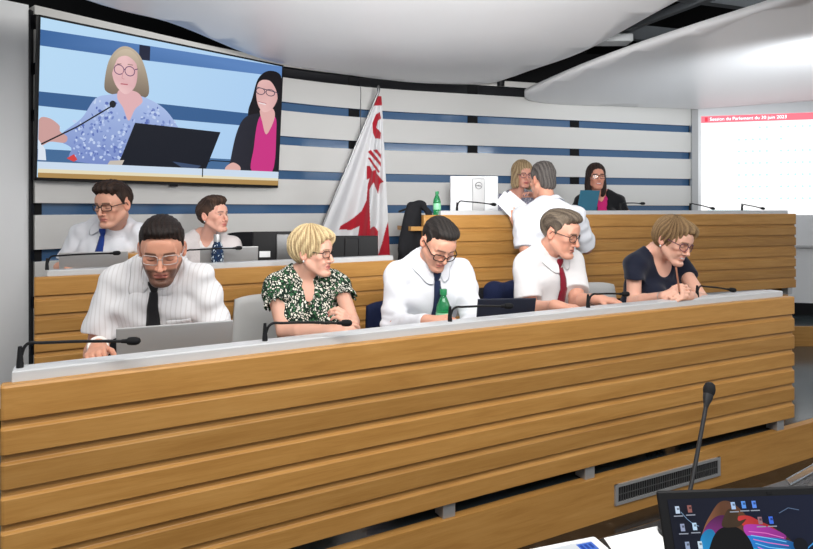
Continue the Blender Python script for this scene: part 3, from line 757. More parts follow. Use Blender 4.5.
# ---------------------------------------------------------------- flag on its pole
Yf = 5.12
ft, fb = at(378.5, 92, Yf), at(322, 227, Yf)
dirp = (fb-ft).normalized(); base = ft+dirp*((ft.z-.115)/-dirp.z)
fl = thing('flag', 'white and red flag hanging in folds on a slanted pole', 'flag', (base.x, base.y, .11))
o_ = Vector((base.x, base.y, .11))
mb = MB(); mb.tube([base-o_, ft-o_], .011, 10); mb.build('pole', M['steel'], fl, smooth='auto')
mb = MB(); mb.lathe([(0, 0), (.012, 0), (.016, .02), (.010, .05), (0, .06)], 12); mb.build('finial', M['steel'], fl, smooth='auto', loc=ft-o_)
mb = MB(); mb.lathe([(0, 0), (.16, 0), (.16, .02), (.05, .04), (.03, .16), (0, .16)], 20); mb.build('flag_base', M['steel'], fl, smooth='auto')
def inpoly(px, py, P):
    ins = np.zeros(px.shape, bool); j = len(P)-1
    for i in range(len(P)):
        xi, yi = P[i]; xj, yj = P[j]
        c = ((yi > py) != (yj > py)) & (px < (xj-xi)*(py-yi)/((yj-yi) or 1e-9)+xi); ins ^= c; j = i
    return ins
nu, nv = 150, 260
vv, uu = np.meshgrid(np.linspace(0, 1, nv), np.linspace(0, 1, nu), indexing='ij')
ypx = 97+vv*(275-97)
xl = 374+(322-374)*(ypx-104)/(227-104)+1.0; xr = 382+(390-382)*(ypx-104)/150
xr = np.where(uu > 0, xr, xr)
xpx = xl+(xr-xl)*uu
fold = .035*np.sin(uu*15+vv*1.2)*np.clip(vv*1.6, .1, 1)+.02*np.sin(uu*31+vv*2)*np.clip(vv*2, .1, 1)*np.clip((uu-.45)*4, 0, 1)
Yd = Yf-.03+fold-.01*uu
X = (xpx-406.5)*Yf/F; Z = CAMZ-(ypx-HOR)*Yf/F
colr = np.zeros((nv, nu, 3)); colr[:] = (.62, .62, .63)
red = (.36, .010, .022)
shapes = [[(375, 96), (386, 96), (384, 106), (374, 106)],
          [(376, 115), (380, 113), (381, 119), (378, 122), (376.5, 128), (379, 131), (381, 133), (380.5, 139), (375.5, 139), (373, 133), (372.5, 124)],
          [(368, 152), (371, 150), (381, 163), (381, 167)], [(373, 150), (377, 150), (381, 155), (381, 159)], [(368, 158), (370.5, 158), (380, 172), (378, 173)], [(367, 166), (370, 166), (374, 174), (371, 178), (367, 180)],
          [(372, 172), (376, 170), (377, 174), (384, 182), (380, 184), (378, 194), (374, 183), (370, 190), (371, 244), (364, 260), (355, 262), (356, 250), (360, 226), (351, 230), (340, 229), (341, 226), (352, 219), (362, 211), (367, 200), (368, 185)],
          [(371, 228), (374, 226), (378, 231), (378, 256), (366, 258), (368, 238)],
          [(388.5, 221), (393, 221), (394, 258), (377, 258), (382, 244), (386, 228)]]
m_ = np.zeros(xpx.shape, bool)
for S_ in shapes: m_ |= inpoly(xpx, ypx, S_)
colr[m_] = red
Vf = np.stack([X, Yd, Z], -1).reshape(-1, 3)-np.array(o_)
ii = np.arange(nv*nu).reshape(nv, nu); Q = np.stack([ii[:-1, :-1], ii[:-1, 1:], ii[1:, 1:], ii[1:, :-1]], -1).reshape(-1, 4)
co = np_mesh('cloth', Vf, Q, M['flag'], fl, None, True, colr.reshape(-1, 3)); sm = co.modifiers.new('thickness', 'SOLIDIFY'); sm.thickness = .0015
# ---------------------------------------------------------------- chairs
def chair(label, loc, rz, matk, top_z=.95, wid=.46, group=None, legm='steel'):
    c = thing('office_chair', label, 'chair', loc, R(rz), group)
    mb = MB(); mb.box(-wid/2+.01, wid/2-.01, -.23, .20, .415, .465, bev=.02); mb.build('seat', M[matk], c, smooth='auto')
    G = []
    for i in range(9):
        v = i/8; zz = .53+(top_z-.53)*v; row = []
        ww = wid/2*(1-.06*abs(v-.4)*2)
        for j in range(13):
            u = j/12*2-1; cr = .018*max(0, (v-.85)/.15)*abs(u)**4 + .018*max(0, (.12-v)/.12)*abs(u)**4
            row.append((u*ww*(1-.0*v), .245+.05*v-.045*u*u*-1*-1, zz-(cr if v > .5 else -cr)))
        G.append(row)
    mb = MB(); mb.grid(G); b = mb.build('backrest', M[matk], c, smooth=True)
    s = b.modifiers.new('thickness', 'SOLIDIFY'); s.thickness = .022; s.offset = 0
    mb = MB(); mb.box(-.03, .03, .19, .275, .40, .60, bev=.008); mb.build('back_bracket', M[legm], c)
    mb = MB(); mb.tube([(0, 0, .09), (0, 0, .43)], .028, 12); mb.build('post', M[legm], c, smooth='auto')
    mb = MB()
    for k in range(5):
        a = 2*math.pi*k/5+.3; mb.tube([(0, 0, .11), (.29*math.cos(a), .29*math.sin(a), .055)], [.024, .016], 8); mb.lathe([(0, 0), (.022, .004), (.028, .028), (.022, .05), (0, .054)], 10, org=(.28*math.cos(a), .28*math.sin(a), 0))
    mb.build('base', M['black'], c, smooth='auto')
    return c
def drape(name, label, cat, ctr, rz, wid, ht, th, mat, seed=1):
    """a jacket hung over a chair back"""
    r_ = np.random.default_rng(seed); Tm = A3m(rotm(rz)); c = np.array(ctr)
    f = Field(c-.42, c+.42, .010)
    L = lambda x, y, z: c+Tm@np.array((x, y, z))
    f.cone(L(-wid/2+.07, 0, -.02), L(wid/2-.07, 0, -.02), .055, .055, .03)
    f.ell(L(0, .005, -ht/2), (wid/2, th, ht/2), Tm, .04)
    for q in (-1, 1): f.cone(L(q*(wid/2-.05), .01, -.02), L(q*(wid/2-.01), .02, -ht*.85), .055, .045, .03)
    f.cone(L(-.05, -.03, .0), L(.05, -.03, .0), .035, .035, .02)
    sel = np.argwhere(np.abs(f.D) < .05); P = np.stack([f.ax[i][sel[:, i]] for i in range(3)], 1)
    f.D[tuple(sel.T)] += (.005*np.sin((P@Tm[:, 0])*45+3*np.sin(P[:, 2]*9))).astype(np.float32)
    V, Q = f.mesh(1); o = np_mesh(name, V-c, Q, M[mat], None, None, True, None, c); return tag(o, label, cat)
# ---------------------------------------------------------------- microphones
def mic(base, topp, headp, label, group, rad=.0045):
    m = thing('gooseneck_microphone', label, 'microphone', base, 0, group); b = Vector(base); t = Vector(topp)-b; h = Vector(headp)-b
    mb = MB(); mb.lathe([(0, 0), (.0095, 0), (.009, .012), (.0065, .045), (.005, .06), (0, .06)], 14); mb.build('base', M['black'], m, smooth='auto')
    d = Vector((h.x-t.x, h.y-t.y, h.z-t.z)).normalized()
    P = [(0, 0, .01), (t.x*.15, t.y*.15, t.z*.5), (t.x*.45, t.y*.45, t.z*.85)]
    pts = [np.array(p) for p in P]+[np.array(t)]+[np.array(t+(h-t)*.12)]+[np.array(t+(h-t)*.5+Vector((0, 0, .002)))]+[np.array(h-d*.03)]
    mb = MB(); mb.tube(spline(pts, 6), rad, 8); mb.build('gooseneck', M['black'], m, smooth='auto')
    mb = MB(); mt = Matrix.Translation(h) @ d.to_track_quat('Z', 'Y').to_matrix().to_4x4()
    mb.lathe([(0, -.036), (.0055, -.034), (.0065, -.020), (.0105, -.016), (.0120, -.006), (.0118, .006), (.009, .014), (.004, .018), (0, .0185)], 14, mtx=mt); mb.build('capsule', M['blackm'], m, smooth='auto')
    return m
LT = top+.030
def dmic(A, G, x, topx, topy, hx, hy, label, group, dY=.05):
    b = on(A, G, t_at(A, G, x, .072), .072, LT); t = at(topx, topy, b.y+.01); h = at(hx, hy, b.y+dY); return mic(b, t, h, label, group)
fm_ = 'gooseneck microphones on the front desk'
dmic(A1, G1, 20, 30, 343, 134, 341, 'black gooseneck microphone at the left end of the front desk ledge', fm_)
dmic(A1, G1, 265, 274, 323, 347, 323, 'black gooseneck microphone before the blonde woman in green print', fm_)
dmic(A1, G1, 450, 457, 307, 509, 306, 'black gooseneck microphone beside the green bottle on the front desk', fm_)
dmic(A1, G1, 588, 594, 294, 626, 294, 'black gooseneck microphone before the man with the dark red tie', fm_)
dmic(A1, G1, 697, 701, 286, 733, 290, 'black gooseneck microphone before the woman in the navy dress', fm_)
dmic(A2, G2, 47, 53, 256, 117, 253, 'black gooseneck microphone before the man with the blue tie', 'gooseneck microphones on the rear left desk')
dmic(A2, G2, 182, 189, 250, 239, 248, 'black gooseneck microphone beside the patterned flask', 'gooseneck microphones on the rear left desk')
r3 = 'gooseneck microphones on the presidential desk'
dmic(A3, G3, 457, 461, 201, 494, 204.5, 'black gooseneck microphone before the white monitor back', r3)
dmic(A3, G3, 620, 623.5, 203, 643, 203.5, 'black gooseneck microphone right of the dark-haired woman', r3)
dmic(A3, G3, 690, 692, 203.5, 713, 208.5, 'black gooseneck microphone before the left edge of the projection screen', r3)
dmic(A3, G3, 742, 744, 204.5, 763, 208.5, 'rightmost black gooseneck microphone on the presidential desk', r3)

# ---------------------------------------------------------------- computers
def laptop(name, label, loc, rz, wid=.345, dep=.235, hgt=.225, tilt=12, mat='silver', screenm='black', logo=None):
    """hinge at the origin; base towards +y, the back of the lid faces -y"""
    l = thing(name, label, 'laptop', loc, R(rz))
    mb = MB(); mb.box(-wid/2, wid/2, 0, dep, .001, .014, bev=.004); b = mb.build('base', M[mat], l)
    mb = MB(); mb.box(-wid/2+.02, wid/2-.02, .03, dep*.55, .0135, .0155); mb.build('keyboard', M['black'], b)
    mb = MB(); mt = Matrix.Translation((0, -.002, .012)) @ Matrix.Rotation(R(tilt), 4, 'X')
    mb.box(-wid/2, wid/2, -.004, .004, 0, hgt, bev=.003, mtx=mt); li = mb.build('lid', M[mat], l)
    mb = MB(); mb.box(-wid/2+.008, wid/2-.008, .0042, .0048, .015, hgt-.008, mtx=mt); mb.build('screen', M[screenm], li)
    if logo:
        mb = MB(); mb.box(-.012, .012, -.0046, -.0041, hgt*.35, hgt*.35+.012, mtx=mt); mb.build('logo', M[logo], li)
    return l
lp = on(A1, G1, t_at(A1, G1, 176, .28), .28, .755)
laptop('laptop', 'open silver laptop in front of the bearded man', lp, G1-4, .37, .24, .235, 14, 'silver', logo='steel')
lp = on(A2, G2, t_at(A2, G2, 95, .30), .30, .79)
laptop('laptop', 'grey-brown laptop lid in front of the man with the blue tie', lp, G2-8, .345, .23, .215, 12, 'silver', logo='steel')
lp = on(A2, G2, t_at(A2, G2, 229, .30), .30, .79)
laptop('laptop', 'grey laptop lid behind the patterned flask', lp, G2-8, .345, .23, .22, 12, 'silver')
lp = on(A1, G1, t_at(A1, G1, 503, .28), .28, .755)
M['navyplastic'] = plain('dark_navy_cover', (.016, .020, .036), .5)
laptop('tablet', 'dark navy tablet in a stand cover beside the navy-tied man', lp, G1-20, .27, .17, .225, 16, 'navyplastic')
M['glarelid'] = plain('blue_glare_lid', (.05, .20, .30), .25, .3)  # blue glare on the black lid, put into the base colour
lp = on(A3, G3, t_at(A3, G3, 586, .50), .50, .90)
laptop('laptop', 'black laptop with blue glare painted on its lid before the dark-haired woman', lp, G3+6, .215, .20, .205, 14, 'glarelid')
def monitor(label, loc, rz, wid, hgt, mat, zlow=.10, standm='steel', lab=None, stand_x=0, logo=False):
    m = thing('monitor', label, 'monitor', loc, R(rz))
    mb = MB(); mb.box(-wid/2, wid/2, -.018, .018, zlow, zlow+hgt, bev=.006); mb.build('housing', M[mat], m)
    mb = MB(); mb.box(-wid/2+.012, wid/2-.012, .0185, .0195, zlow+.014, zlow+hgt-.012); mb.build('screen', M['black'], m)
    mb = MB(); mb.box(stand_x-.05, stand_x+.05, -.042, -.0185, .008, zlow+hgt*.93, bev=.006); st = mb.build('stand', M[standm], m)
    mb = MB(); mb.box(stand_x-.11, stand_x+.11, -.11, .09, 0, .010, bev=.004); mb.build('stand_base', M[standm], m)
    if lab:
        mb = MB(); mb.box(lab[0], lab[1], -.0195, -.0185, lab[2], lab[3]); o = mb.build('sticker', M['white'], m); o['label'] = 'pale rectangular sticker'
    if logo:
        zl = zlow+hgt*.74; mb = MB(); P = [(.026*math.cos(a)+stand_x, -.0425, zl+.026*math.sin(a)) for a in np.linspace(0, 2*math.pi, 25)]; mb.tube(P, .0028, 6, cap=False); o = mb.build('logo', M['steel'], st); o['label'] = 'ring logo with four letters'
        f_ = bpy.data.curves.new('logo_text', 'FONT'); f_.body = 'DELL'; f_.size = .018; f_.align_x = 'CENTER'; f_.extrude = .0006; f_.materials.append(M['black']); f_.offset = .0006
        to = bpy.data.objects.new('logo_text', f_); link(to, st); to.location = (stand_x, -.0432, zl-.006); to.rotation_euler = (R(90), 0, 0); text_objs.append(to)
    return m
text_objs = [fo]
p_ = on(A2, G2, t_at(A2, G2, 281, .42), .42, .79)
monitor('black monitor seen from behind with a pale sticker, left of the blonde head', p_, G2-18, .37, .25, 'black', .06, 'steel', (-.14, -.07, .14, .18), .02)
p_ = on(A2, G2, t_at(A2, G2, 352, .42), .42, .79)
monitor('black monitor seen from behind in front of the flag', p_, G2-28, .37, .23, 'black', .04, 'black')
p_ = on(A3, G3, t_at(A3, G3, 474, .50), .50, .90)
monitor('white monitor seen from behind with a grey stand on the presidential desk', p_, G3-16, .385, .30, 'white', .015, 'alu', None, .03, True)

# ---------------------------------------------------------------- bottles
def bottle(label, loc, s=1.0):
    b = thing('water_bottle', label, 'bottle', loc, 0, 'green plastic water bottles')
    mb = MB(); mb.lathe([(0, 0), (.028*s, 0), (.033*s, .006*s), (.033*s, .05*s), (.031*s, .055*s), (.033*s, .06*s), (.033*s, .125*s), (.030*s, .145*s), (.018*s, .175*s), (.0125*s, .186*s), (.0125*s, .2*s), (0, .2*s)], 20); mb.build('body', M['greenbottle'], b, smooth='auto')
    mb = MB(); mb.lathe([(.0333*s, .066*s), (.0337*s, .068*s), (.0337*s, .115*s), (.0333*s, .117*s)], 20); mb.build('bottle_label', M['bottlelabel'], b, smooth='auto')
    mb = MB(); mb.lathe([(0, .192*s), (.0155*s, .192*s), (.0155*s, .214*s), (.014*s, .217*s), (0, .217*s)], 16); mb.build('cap', M['greencap'], b, smooth='auto')
    return b
M['bottlelabel'] = plain('green_white_label', (.25, .62, .36), .4)
bb = on(A1, G1, t_at(A1, G1, 443.5, .53), .53, .755)
bottle('green plastic water bottle beside the navy-tied man on the front desk', (bb.x, bb.y, bb.z), 1.12)
bb = on(A3, G3, t_at(A3, G3, 437, .10), .10, .80)
mb = MB(); mb.box(-.0, .20, .035, .32, .80, .83, bev=.003)
bottle('green plastic water bottle at the left end of the presidential desk', (bb.x, bb.y, bb.z+.09), .86)
mb = MB(); mb.box(.02, .16, .046, .22, .70, .889, bev=.003)
tag(mb.build('wooden_box', M['oak_plain'], loc=A3, rot=(0, 0, R(G3))), 'oak box below the green bottle at the end of the presidential desk', 'box')
fb_ = on(A2, G2, t_at(A2, G2, 217.5, .20), .20, .79)
fk = thing('drinking_flask', 'blue and white patterned flask with a steel cap', 'flask', fb_)
fk.scale = (1.0, 1.0, 1.16)
mb = MB(); mb.lathe([(0, 0), (.033, 0), (.036, .006), (.036, .175), (.030, .205), (.021, .222), (.020, .23), (0, .23)], 22); mb.build('body', M['flaskprint'], fk, smooth='auto')
mb = MB(); mb.lathe([(0, .228), (.022, .228), (.022, .262), (.020, .266), (0, .266)], 18); mb.build('cap', M['alu'], fk, smooth='auto')

# ---------------------------------------------------------------- foreground table
TA = Vector((.387, 1.195, 0)); TG = 26.0; TZ = .74
tb_ = thing('press_table', 'dark table in the right foreground', 'table', TA, R(TG))
mb = MB(); mb.box(-.9, 1.9, -1.15, -.012, TZ-.04, TZ, bev=.004); mb.build('tabletop', M['stone'], tb_)
for x in (-.82, 1.8):
    for y in (-1.08, -.08):
        mb = MB(); mb.box(x-.025, x+.025, y-.025, y+.025, 0, TZ-.04); mb.build('leg', M['black'], tb_)
def flat(name, label, cat, px, z, mat, th=.001, bev=0):
    """sheet lying on the table, corners where they are seen"""
    P = []
    for x, y in px: Y = (CAMZ-z)*F/(y-HOR); P.append((( x-406.5)*Y/F, Y))
    cx, cy = sum(p[0] for p in P)/len(P), sum(p[1] for p in P)/len(P); n = len(P)
    V = [(a-cx, b-cy, 0) for a, b in P]+[(a-cx, b-cy, th) for a, b in P]
    Fs = [tuple(range(n)), tuple(range(2*n-1, n-1, -1))]+[(i, i+n, (i+1) % n+n, (i+1) % n) for i in range(n)]
    o = np_mesh(name, V, Fs, M[mat], None, None, False, None, (cx, cy, z))
    return tag(o, label, cat)
flat('paper_sheet', 'white paper sheet on the table left of the open laptop', 'paper', [(604, 538.5), (700, 517), (742, 560), (640, 590)], TZ+.0005, 'paper')
# phone
ph = thing('phone', 'white phone with a lit blue screen at the bottom edge', 'phone')
Yp = lambda y: (CAMZ-TZ)*F/(y-HOR)
pc_ = at(580, 549, Yp(549)); ph.location = (pc_.x, pc_.y, TZ+.001); ph.rotation_euler = (0, 0, R(18))
mb = MB(); mb.box(-.11, .042, -.16, .014, 0, .011, bev=.005); mb.build('case', M['white'], ph)
pcs = Picture(.12, .15); pcs.poly([(0, 0), (1, 0), (1, 1), (0, 1)], (232, 236, 240)); pcs.poly([(.70, .03), (.98, .03), (.98, .2), (.70, .2)], (70, 120, 220))
for i in range(3): pcs.poly([(.73+.08*i, .06), (.78+.08*i, .06), (.78+.08*i, .16), (.73+.08*i, .16)], (30, 70, 170))
so = pcs.build(ph, (-.036, -.075, .0114)); so.rotation_euler = (R(-90), 0, 0)
# front laptop, screen towards the camera
fl_ = thing('laptop', 'black laptop in the foreground with a colourful desktop picture', 'laptop', (.393+.18, .872, TZ), R(4))
LW, LH = .36, .208
mt = Matrix.Translation((0, 0, .012)) @ Matrix.Rotation(R(-20), 4, 'X')
mb = MB(); mb.box(-LW/2, LW/2, -.26, .0, .001, .018, bev=.004); ba = mb.build('base', M['black'], fl_)
mb = MB(); mb.box(-LW/2+.02, LW/2-.02, -.14, -.03, .0178, .0195); mb.build('keyboard', M['blackm'], ba)
mb = MB(); mb.box(-LW/2, LW/2, 0, .007, 0, LH, bev=.003, mtx=mt); li = mb.build('lid', M['black'], fl_)
mb = MB(); mb.box(-.004, .004, -.0008, .0, LH-.010, LH-.006, mtx=mt); mb.build('webcam', M['blackm'], li)
pl_ = Picture(LW-.028, LH-.036)
pl_.poly([(0, 0), (1, 0), (1, 1), (0, 1)], (14, 18, 34), ((18, 26, 52), lambda u, v: u))
# generic flowing colour splash
def splash(cu, cv, n, r0, r1, colfn, a0, a1):
    for i in range(n):
        a = R(a0+(a1-a0)*i/n); b_ = R(a0+(a1-a0)*(i+1.3)/n); k0 = 1+.16*math.sin(i*1.7)+.08*math.sin(i*4.1); k1 = 1+.16*math.sin((i+1)*1.7)+.08*math.sin((i+1)*4.1)
        c = colfn(i/n); P = [(cu+r0*math.cos(a), cv-r0*1.5*math.sin(a)), (cu+r1*k0*math.cos(a), cv-r1*1.5*k0*math.sin(a)), (cu+r1*k1*math.cos(b_), cv-r1*1.5*k1*math.sin(b_)), (cu+r0*math.cos(b_), cv-r0*1.5*math.sin(b_))]
        pl_.poly(P, c, (tuple(int(q*.35) for q in c), lambda u, v: abs(math.hypot(u-cu, (v-cv)/1.5)-.17)*7-.2))
sw = [([(.24, 1), (.25, .74), (.30, .52), (.36, .36), (.43, .22), (.50, .20), (.57, .30), (.62, .42), (.70, .48), (.78, .56), (.85, .66), (.90, .80), (.80, .92), (.66, 1)], (150, 96, 66), (.30, .55)),
      ([(.24, 1), (.25, .74), (.30, .54), (.37, .42), (.44, .38), (.50, .44), (.48, .60), (.36, .80), (.32, 1)], (176, 66, 168), (.2, .9)),
      ([(.25, .82), (.26, .66), (.31, .56), (.36, .58), (.36, .74), (.30, .86)], (36, 150, 214), (.25, .8)),
      ([(.54, .42), (.62, .40), (.70, .48), (.78, .56), (.82, .66), (.70, .66), (.60, .58)], (214, 62, 62), (.5, .5)),
      ([(.58, .52), (.68, .52), (.78, .58), (.86, .68), (.80, .76), (.66, .74), (.58, .64)], (186, 60, 176), (.6, .6)),
      ([(.58, .66), (.68, .68), (.80, .70), (.90, .76), (.93, .84), (.80, .86), (.62, .84)], (40, 130, 216), (.6, .7)),
      ([(.58, .82), (.70, .84), (.82, .84), (.88, .92), (.80, 1), (.60, 1)], (40, 190, 226), (.6, .9)),
      ([(.28, 1), (.31, .78), (.37, .60), (.44, .53), (.52, .54), (.58, .64), (.61, .80), (.60, 1)], (9, 9, 14), (.4, .8)),
      ([(.42, .52), (.46, .36), (.50, .30), (.55, .36), (.54, .46), (.60, .44), (.55, .52), (.50, .54)], (70, 52, 36), (.5, .4))]
tfm = lambda u, v: (.115+(u-.24)*.68, .03+(v-.20)*.62)
sw = [([tfm(*p) for p in P_], c_, tfm(*o_)) for P_, c_, o_ in sw]
for P_, c_, o_ in sw: pl_.blobs(P_, c_, (tuple(int(k*.45) for k in c_), lambda u, v, o_=o_: math.hypot(u-o_[0], v-o_[1])*3.2))
for k_ in range(7):
    y_ = .60+.05*k_; pl_.line([tfm(.60+.01*k_, y_), tfm(.72, y_+.03+.01*k_), tfm(.84+.01*k_, y_+.10)], .0012, [(226, 120, 200), (120, 200, 250)][k_ % 2])
pl_.line([(.05, .10), (.075, .16), (.10, .20), (.125, .22)], .0010, (120, 150, 180)); pl_.line([(.52, .14), (.57, .10), (.62, .12)], .0010, (90, 110, 140)); pl_.line([(.60, .45), (.66, .38), (.72, .42), (.8, .40)], .0016, (60, 150, 220)); pl_.ell(.59, .40, .035, .06, (10, 12, 22))
ic = [(.035, .085), (.093, .08), (.045, .225), (.102, .22), (.053, .365), (.112, .365), (.058, .50), (.12, .50), (.30, .065), (.35, .06), (.40, .06), (.413, .19), (.465, .19), (.227, .47), (.338, .47)]
for i, (u, v) in enumerate(ic):
    cc_ = [(196, 214, 236), (150, 96, 90), (150, 160, 190), (190, 220, 245), (150, 166, 196), (206, 226, 240), (150, 160, 200), (120, 150, 240), (170, 200, 240), (90, 150, 235), (90, 140, 235), (150, 110, 120), (60, 110, 230), (226, 232, 236), (236, 110, 60)][i]
    pl_.poly([(u-.010, v-.03), (u+.010, v-.03), (u+.010, v+.028), (u-.010, v+.028)], cc_); pl_.line([(u-.022, v+.048), (u+.022, v+.048)], .0015, (150, 156, 170))
    pl_.poly([(u-.003, v-.018), (u+.008, v-.018), (u+.008, v-.0), (u-.003, v-.0)], tuple(int(q*.6) for q in cc_))
so = pl_.build(li); so.matrix_world = fl_.matrix_basis; so.matrix_parent_inverse = Matrix()
so.matrix_basis = mt @ Matrix.Translation((0, -.0006, LH/2+.006))
# foreground microphone
M['darksteel'] = plain('dark_metal', (.035, .035, .037), .45, .5)
hb = at(686, 492, 1.22); tz = TZ+.002
mh = at(709, 391, 1.30)
m = thing('gooseneck_microphone', 'tall grey gooseneck microphone behind the foreground laptop', 'microphone', (hb.x-.022, 1.19, TZ)); bo = Vector(m.location)
mb = MB(); mb.lathe([(0, 0), (.045, 0), (.045, .012), (.02, .02), (0, .022)], 20); mb.build('base', M['black'], m, smooth='auto')
h_ = mh-bo; d_ = (h_-Vector((0, 0, .02))).normalized()
mb = MB(); mb.tube(spline([(0, 0, .015), tuple(h_*.35), tuple(h_*.7), tuple(h_-d_*.03)], 8), [.0042]*24+[.0042], 10); mb.build('gooseneck', M['darksteel'], m, smooth='auto')
mb = MB(); mt2 = Matrix.Translation(h_) @ d_.to_track_quat('Z', 'Y').to_matrix().to_4x4()
mb.lathe([(0, -.038), (.0045, -.037), (.006, -.03), (.0095, -.018), (.0105, -.008), (.0, -.007)], 14, mtx=mt2); mb.build('collar', M['darksteel'], m, smooth='auto')
mb = MB(); mb.lathe([(0, -.012), (.0095, -.010), (.0122, -.002), (.0125, .006), (.0100, .0150), (.005, .019), (0, .0195)], 16, mtx=mt2); mb.build('capsule', M['blackm'], m, smooth='auto')
# clear acrylic sheet at the right edge
M['acrylic'] = plain('clear_acrylic', (.75, .80, .85), .08, trans=.85, spec=.6)
def ontab(x, y, z): Y = (CAMZ-z)*F/(y-HOR); return Vector(((x-406.5)*Y/F, Y, z))
g_ = [ontab(786, 479.5, TZ+.02), ontab(790, 485, TZ+.002), ontab(838, 458, TZ+.002), ontab(832, 454, TZ+.02)]
mb = MB(); o0 = Vector((g_[0].x, g_[0].y, TZ)); mb.tube([p-o0 for p in g_]+[g_[0]-o0], .0016, 6, cap=False); mb.add([p-o0 for p in g_], [(0, 1, 2, 3)])
tag(mb.build('acrylic_holder', M['acrylic'], loc=o0), 'clear acrylic strip with bright edges on the table at the right edge', 'holder')

# ---------------------------------------------------------------- coat on a stand
Yc = 4.22
cs = at(413, 209, Yc)
st = thing('coat_stand', 'slim black coat stand carrying a black coat', 'coat stand', (cs.x, cs.y+.10, .0))
mb = MB(); mb.tube([(0, 0, .02), (0, 0, cs.z+.03)], .012, 10); mb.build('pole', M['black'], st, smooth='auto')
mb = MB(); mb.lathe([(0, 0), (.15, 0), (.15, .015), (.03, .03), (0, .03)], 20); mb.build('base', M['black'], st, smooth='auto')
mb = MB(); mb.tube([(-.10, -.06, cs.z-.02), (0, -.02, cs.z+.02), (.12, -.06, cs.z-.02)], .008, 8); mb.build('hook', M['black'], st, smooth='auto')
f = Field(np.array(cs)-np.array((.30, .22, .62)), np.array(cs)+np.array((.30, .2, .12)), .010)
a_ = lambda x, y, dy=0: np.array(at(x, y, Yc+dy))
f.cone(a_(412.5, 207), a_(407, 262), .038, .075, .02); f.cone(a_(415, 207, .02), a_(419, 270, .02), .04, .085, .02); f.cone(a_(410, 215, -.02), a_(405, 250, -.03), .035, .05, .02)
f.cone(a_(424, 205, -.02), a_(431.5, 222, -.02), .022, .028, .015); f.cone(a_(416, 204), a_(424, 204), .024, .022, .02); f.cone(a_(431, 222, -.02), a_(428, 262, -.0), .026, .06, .02)
sel = np.argwhere(np.abs(f.D) < .04); P_ = np.stack([f.ax[i][sel[:, i]] for i in range(3)], 1)
f.D[tuple(sel.T)] += (.006*np.sin(P_[:, 0]*70+2*np.sin(P_[:, 2]*12))).astype(np.float32)
V_, Q_ = f.mesh(1); tag(np_mesh('coat', V_-np.array(cs), Q_, M['darkfab'], None, None, True, None, cs), 'black coat hanging at the left end of the presidential desk', 'coat')
# ---------------------------------------------------------------- people
def A3m(m): return np.array([[m[i][j] for j in range(3)] for i in range(3)])
def ik(S, Wp, hint, a, b):
    S, Wp, hint = Vector(S), Vector(Wp), Vector(hint); d = Wp-S; D = d.length
    if D > (a+b)*.985: Wp = S+d*((a+b)*.985/D); d = Wp-S; D = d.length
    u = d.normalized(); x = (a*a-b*b+D*D)/(2*D); r = math.sqrt(max(1e-6, a*a-x*x))
    p = hint-S; p = p-u*p.dot(u)
    if p.length < 1e-4: p = Vector((0, 0, -1))-u*u.z*-1
    return S+u*x+p.normalized()*r, Wp
def head_sdf(f, c, Rm, s, o):
    """skull, face, ears; local axes x: to the person's left, y: back, z: up"""
    c = np.array(c); L = lambda p: tuple(c+Rm@(np.array(p)*s))
    def E(p, r, k=.012, op='add', rot=None):
        Q = Rm if rot is None else Rm@A3m(rotm(*rot)); f.ell(L(p), np.array(r)*s, Q, k*s, op)
    def K(a, b, ra, rb, k=.008, op='add'): f.cone(L(a), L(b), ra*s, rb*s, k*s, op)
    jw = o.get('jaw', 1.0)
    E((0, .016, .040), (.074, .093, .082), .02)
    E((0, -.026, .014), (.063, .062, .074), .03)
    E((0, -.026, -.042), (.051*jw, .056, .062), .03)
    K((-.014*jw, -.078, -.098), (.014*jw, -.078, -.098), .018, .018, .022)
    E((0, -.090, -.096), (.016, .010, .013), .014)                                   # chin
    for q in (-1, 1):
        K((q*.054*jw, .0, -.046), (q*.026*jw, -.060, -.094), .016, .015, .022)       # jaw line
        E((q*.042, -.064, -.016), (.021, .020, .017), .018)                          # cheekbone
        E((q*.030, -.064, -.050), (.020, .018, .026), .018)                          # cheek
        K((q*.012, -.0880, .0225), (q*.046, -.0735, .0195), .0090, .0075, .012)      # brow
        E((q*.0315, -.0935, .002), (.0160, .0105, .0105), .010, 'sub')               # eye socket
        E((q*.0315, -.0740, .001), (.0145, .0128, .0120), .003)                      # lids
        E((q*.0125, -.0930, -.0375), (.0075, .0105, .0068), .004)                    # nostril wings
        E((q*.077, .012, -.004), (.009, .018, .031), .006, 'add', (q*-18, -8, 0))    # ear
        E((q*.084, .008, -.002), (.0065, .010, .019), .004, 'sub', (q*-18, -8, 0))
    E((0, -.080, .042), (.045, .014, .030), .02)                                     # forehead
    nl = o.get('nose', 1.0)
    K((0, -.0875, .016), (0, -.088-.021*nl, -.030), .0068, .0088, .009)
    E((0, -.089-.021*nl, -.0335), (.0105, .0105, .0090), .006)
    my = -.064
    E((0, -.081, my), (.024, .0145, .019), .014)
    K((-.017, -.0875, my+.0055), (.017, -.0875, my+.0055), .0045, .0045, .004); K((-.004, -.0915, my+.0062), (.004, -.0915, my+.0062), .0042, .0042, .004)
    K((-.014, -.0895, my-.0065), (.014, -.0895, my-.0065), .0055, .0055, .004)
    E((0, -.094, my-.017), (.016, .008, .006), .008, 'sub')
    sm = o.get('smile', 0)
    for q in (-1, 1):
        K((q*.023, -.0865, my+.0005+sm*.005), (0, -.0985, my-.0008), .0016, .0020, .002, 'sub')
        if sm: E((q*.033, -.078, -.040), (.012, .012, .012), .012)
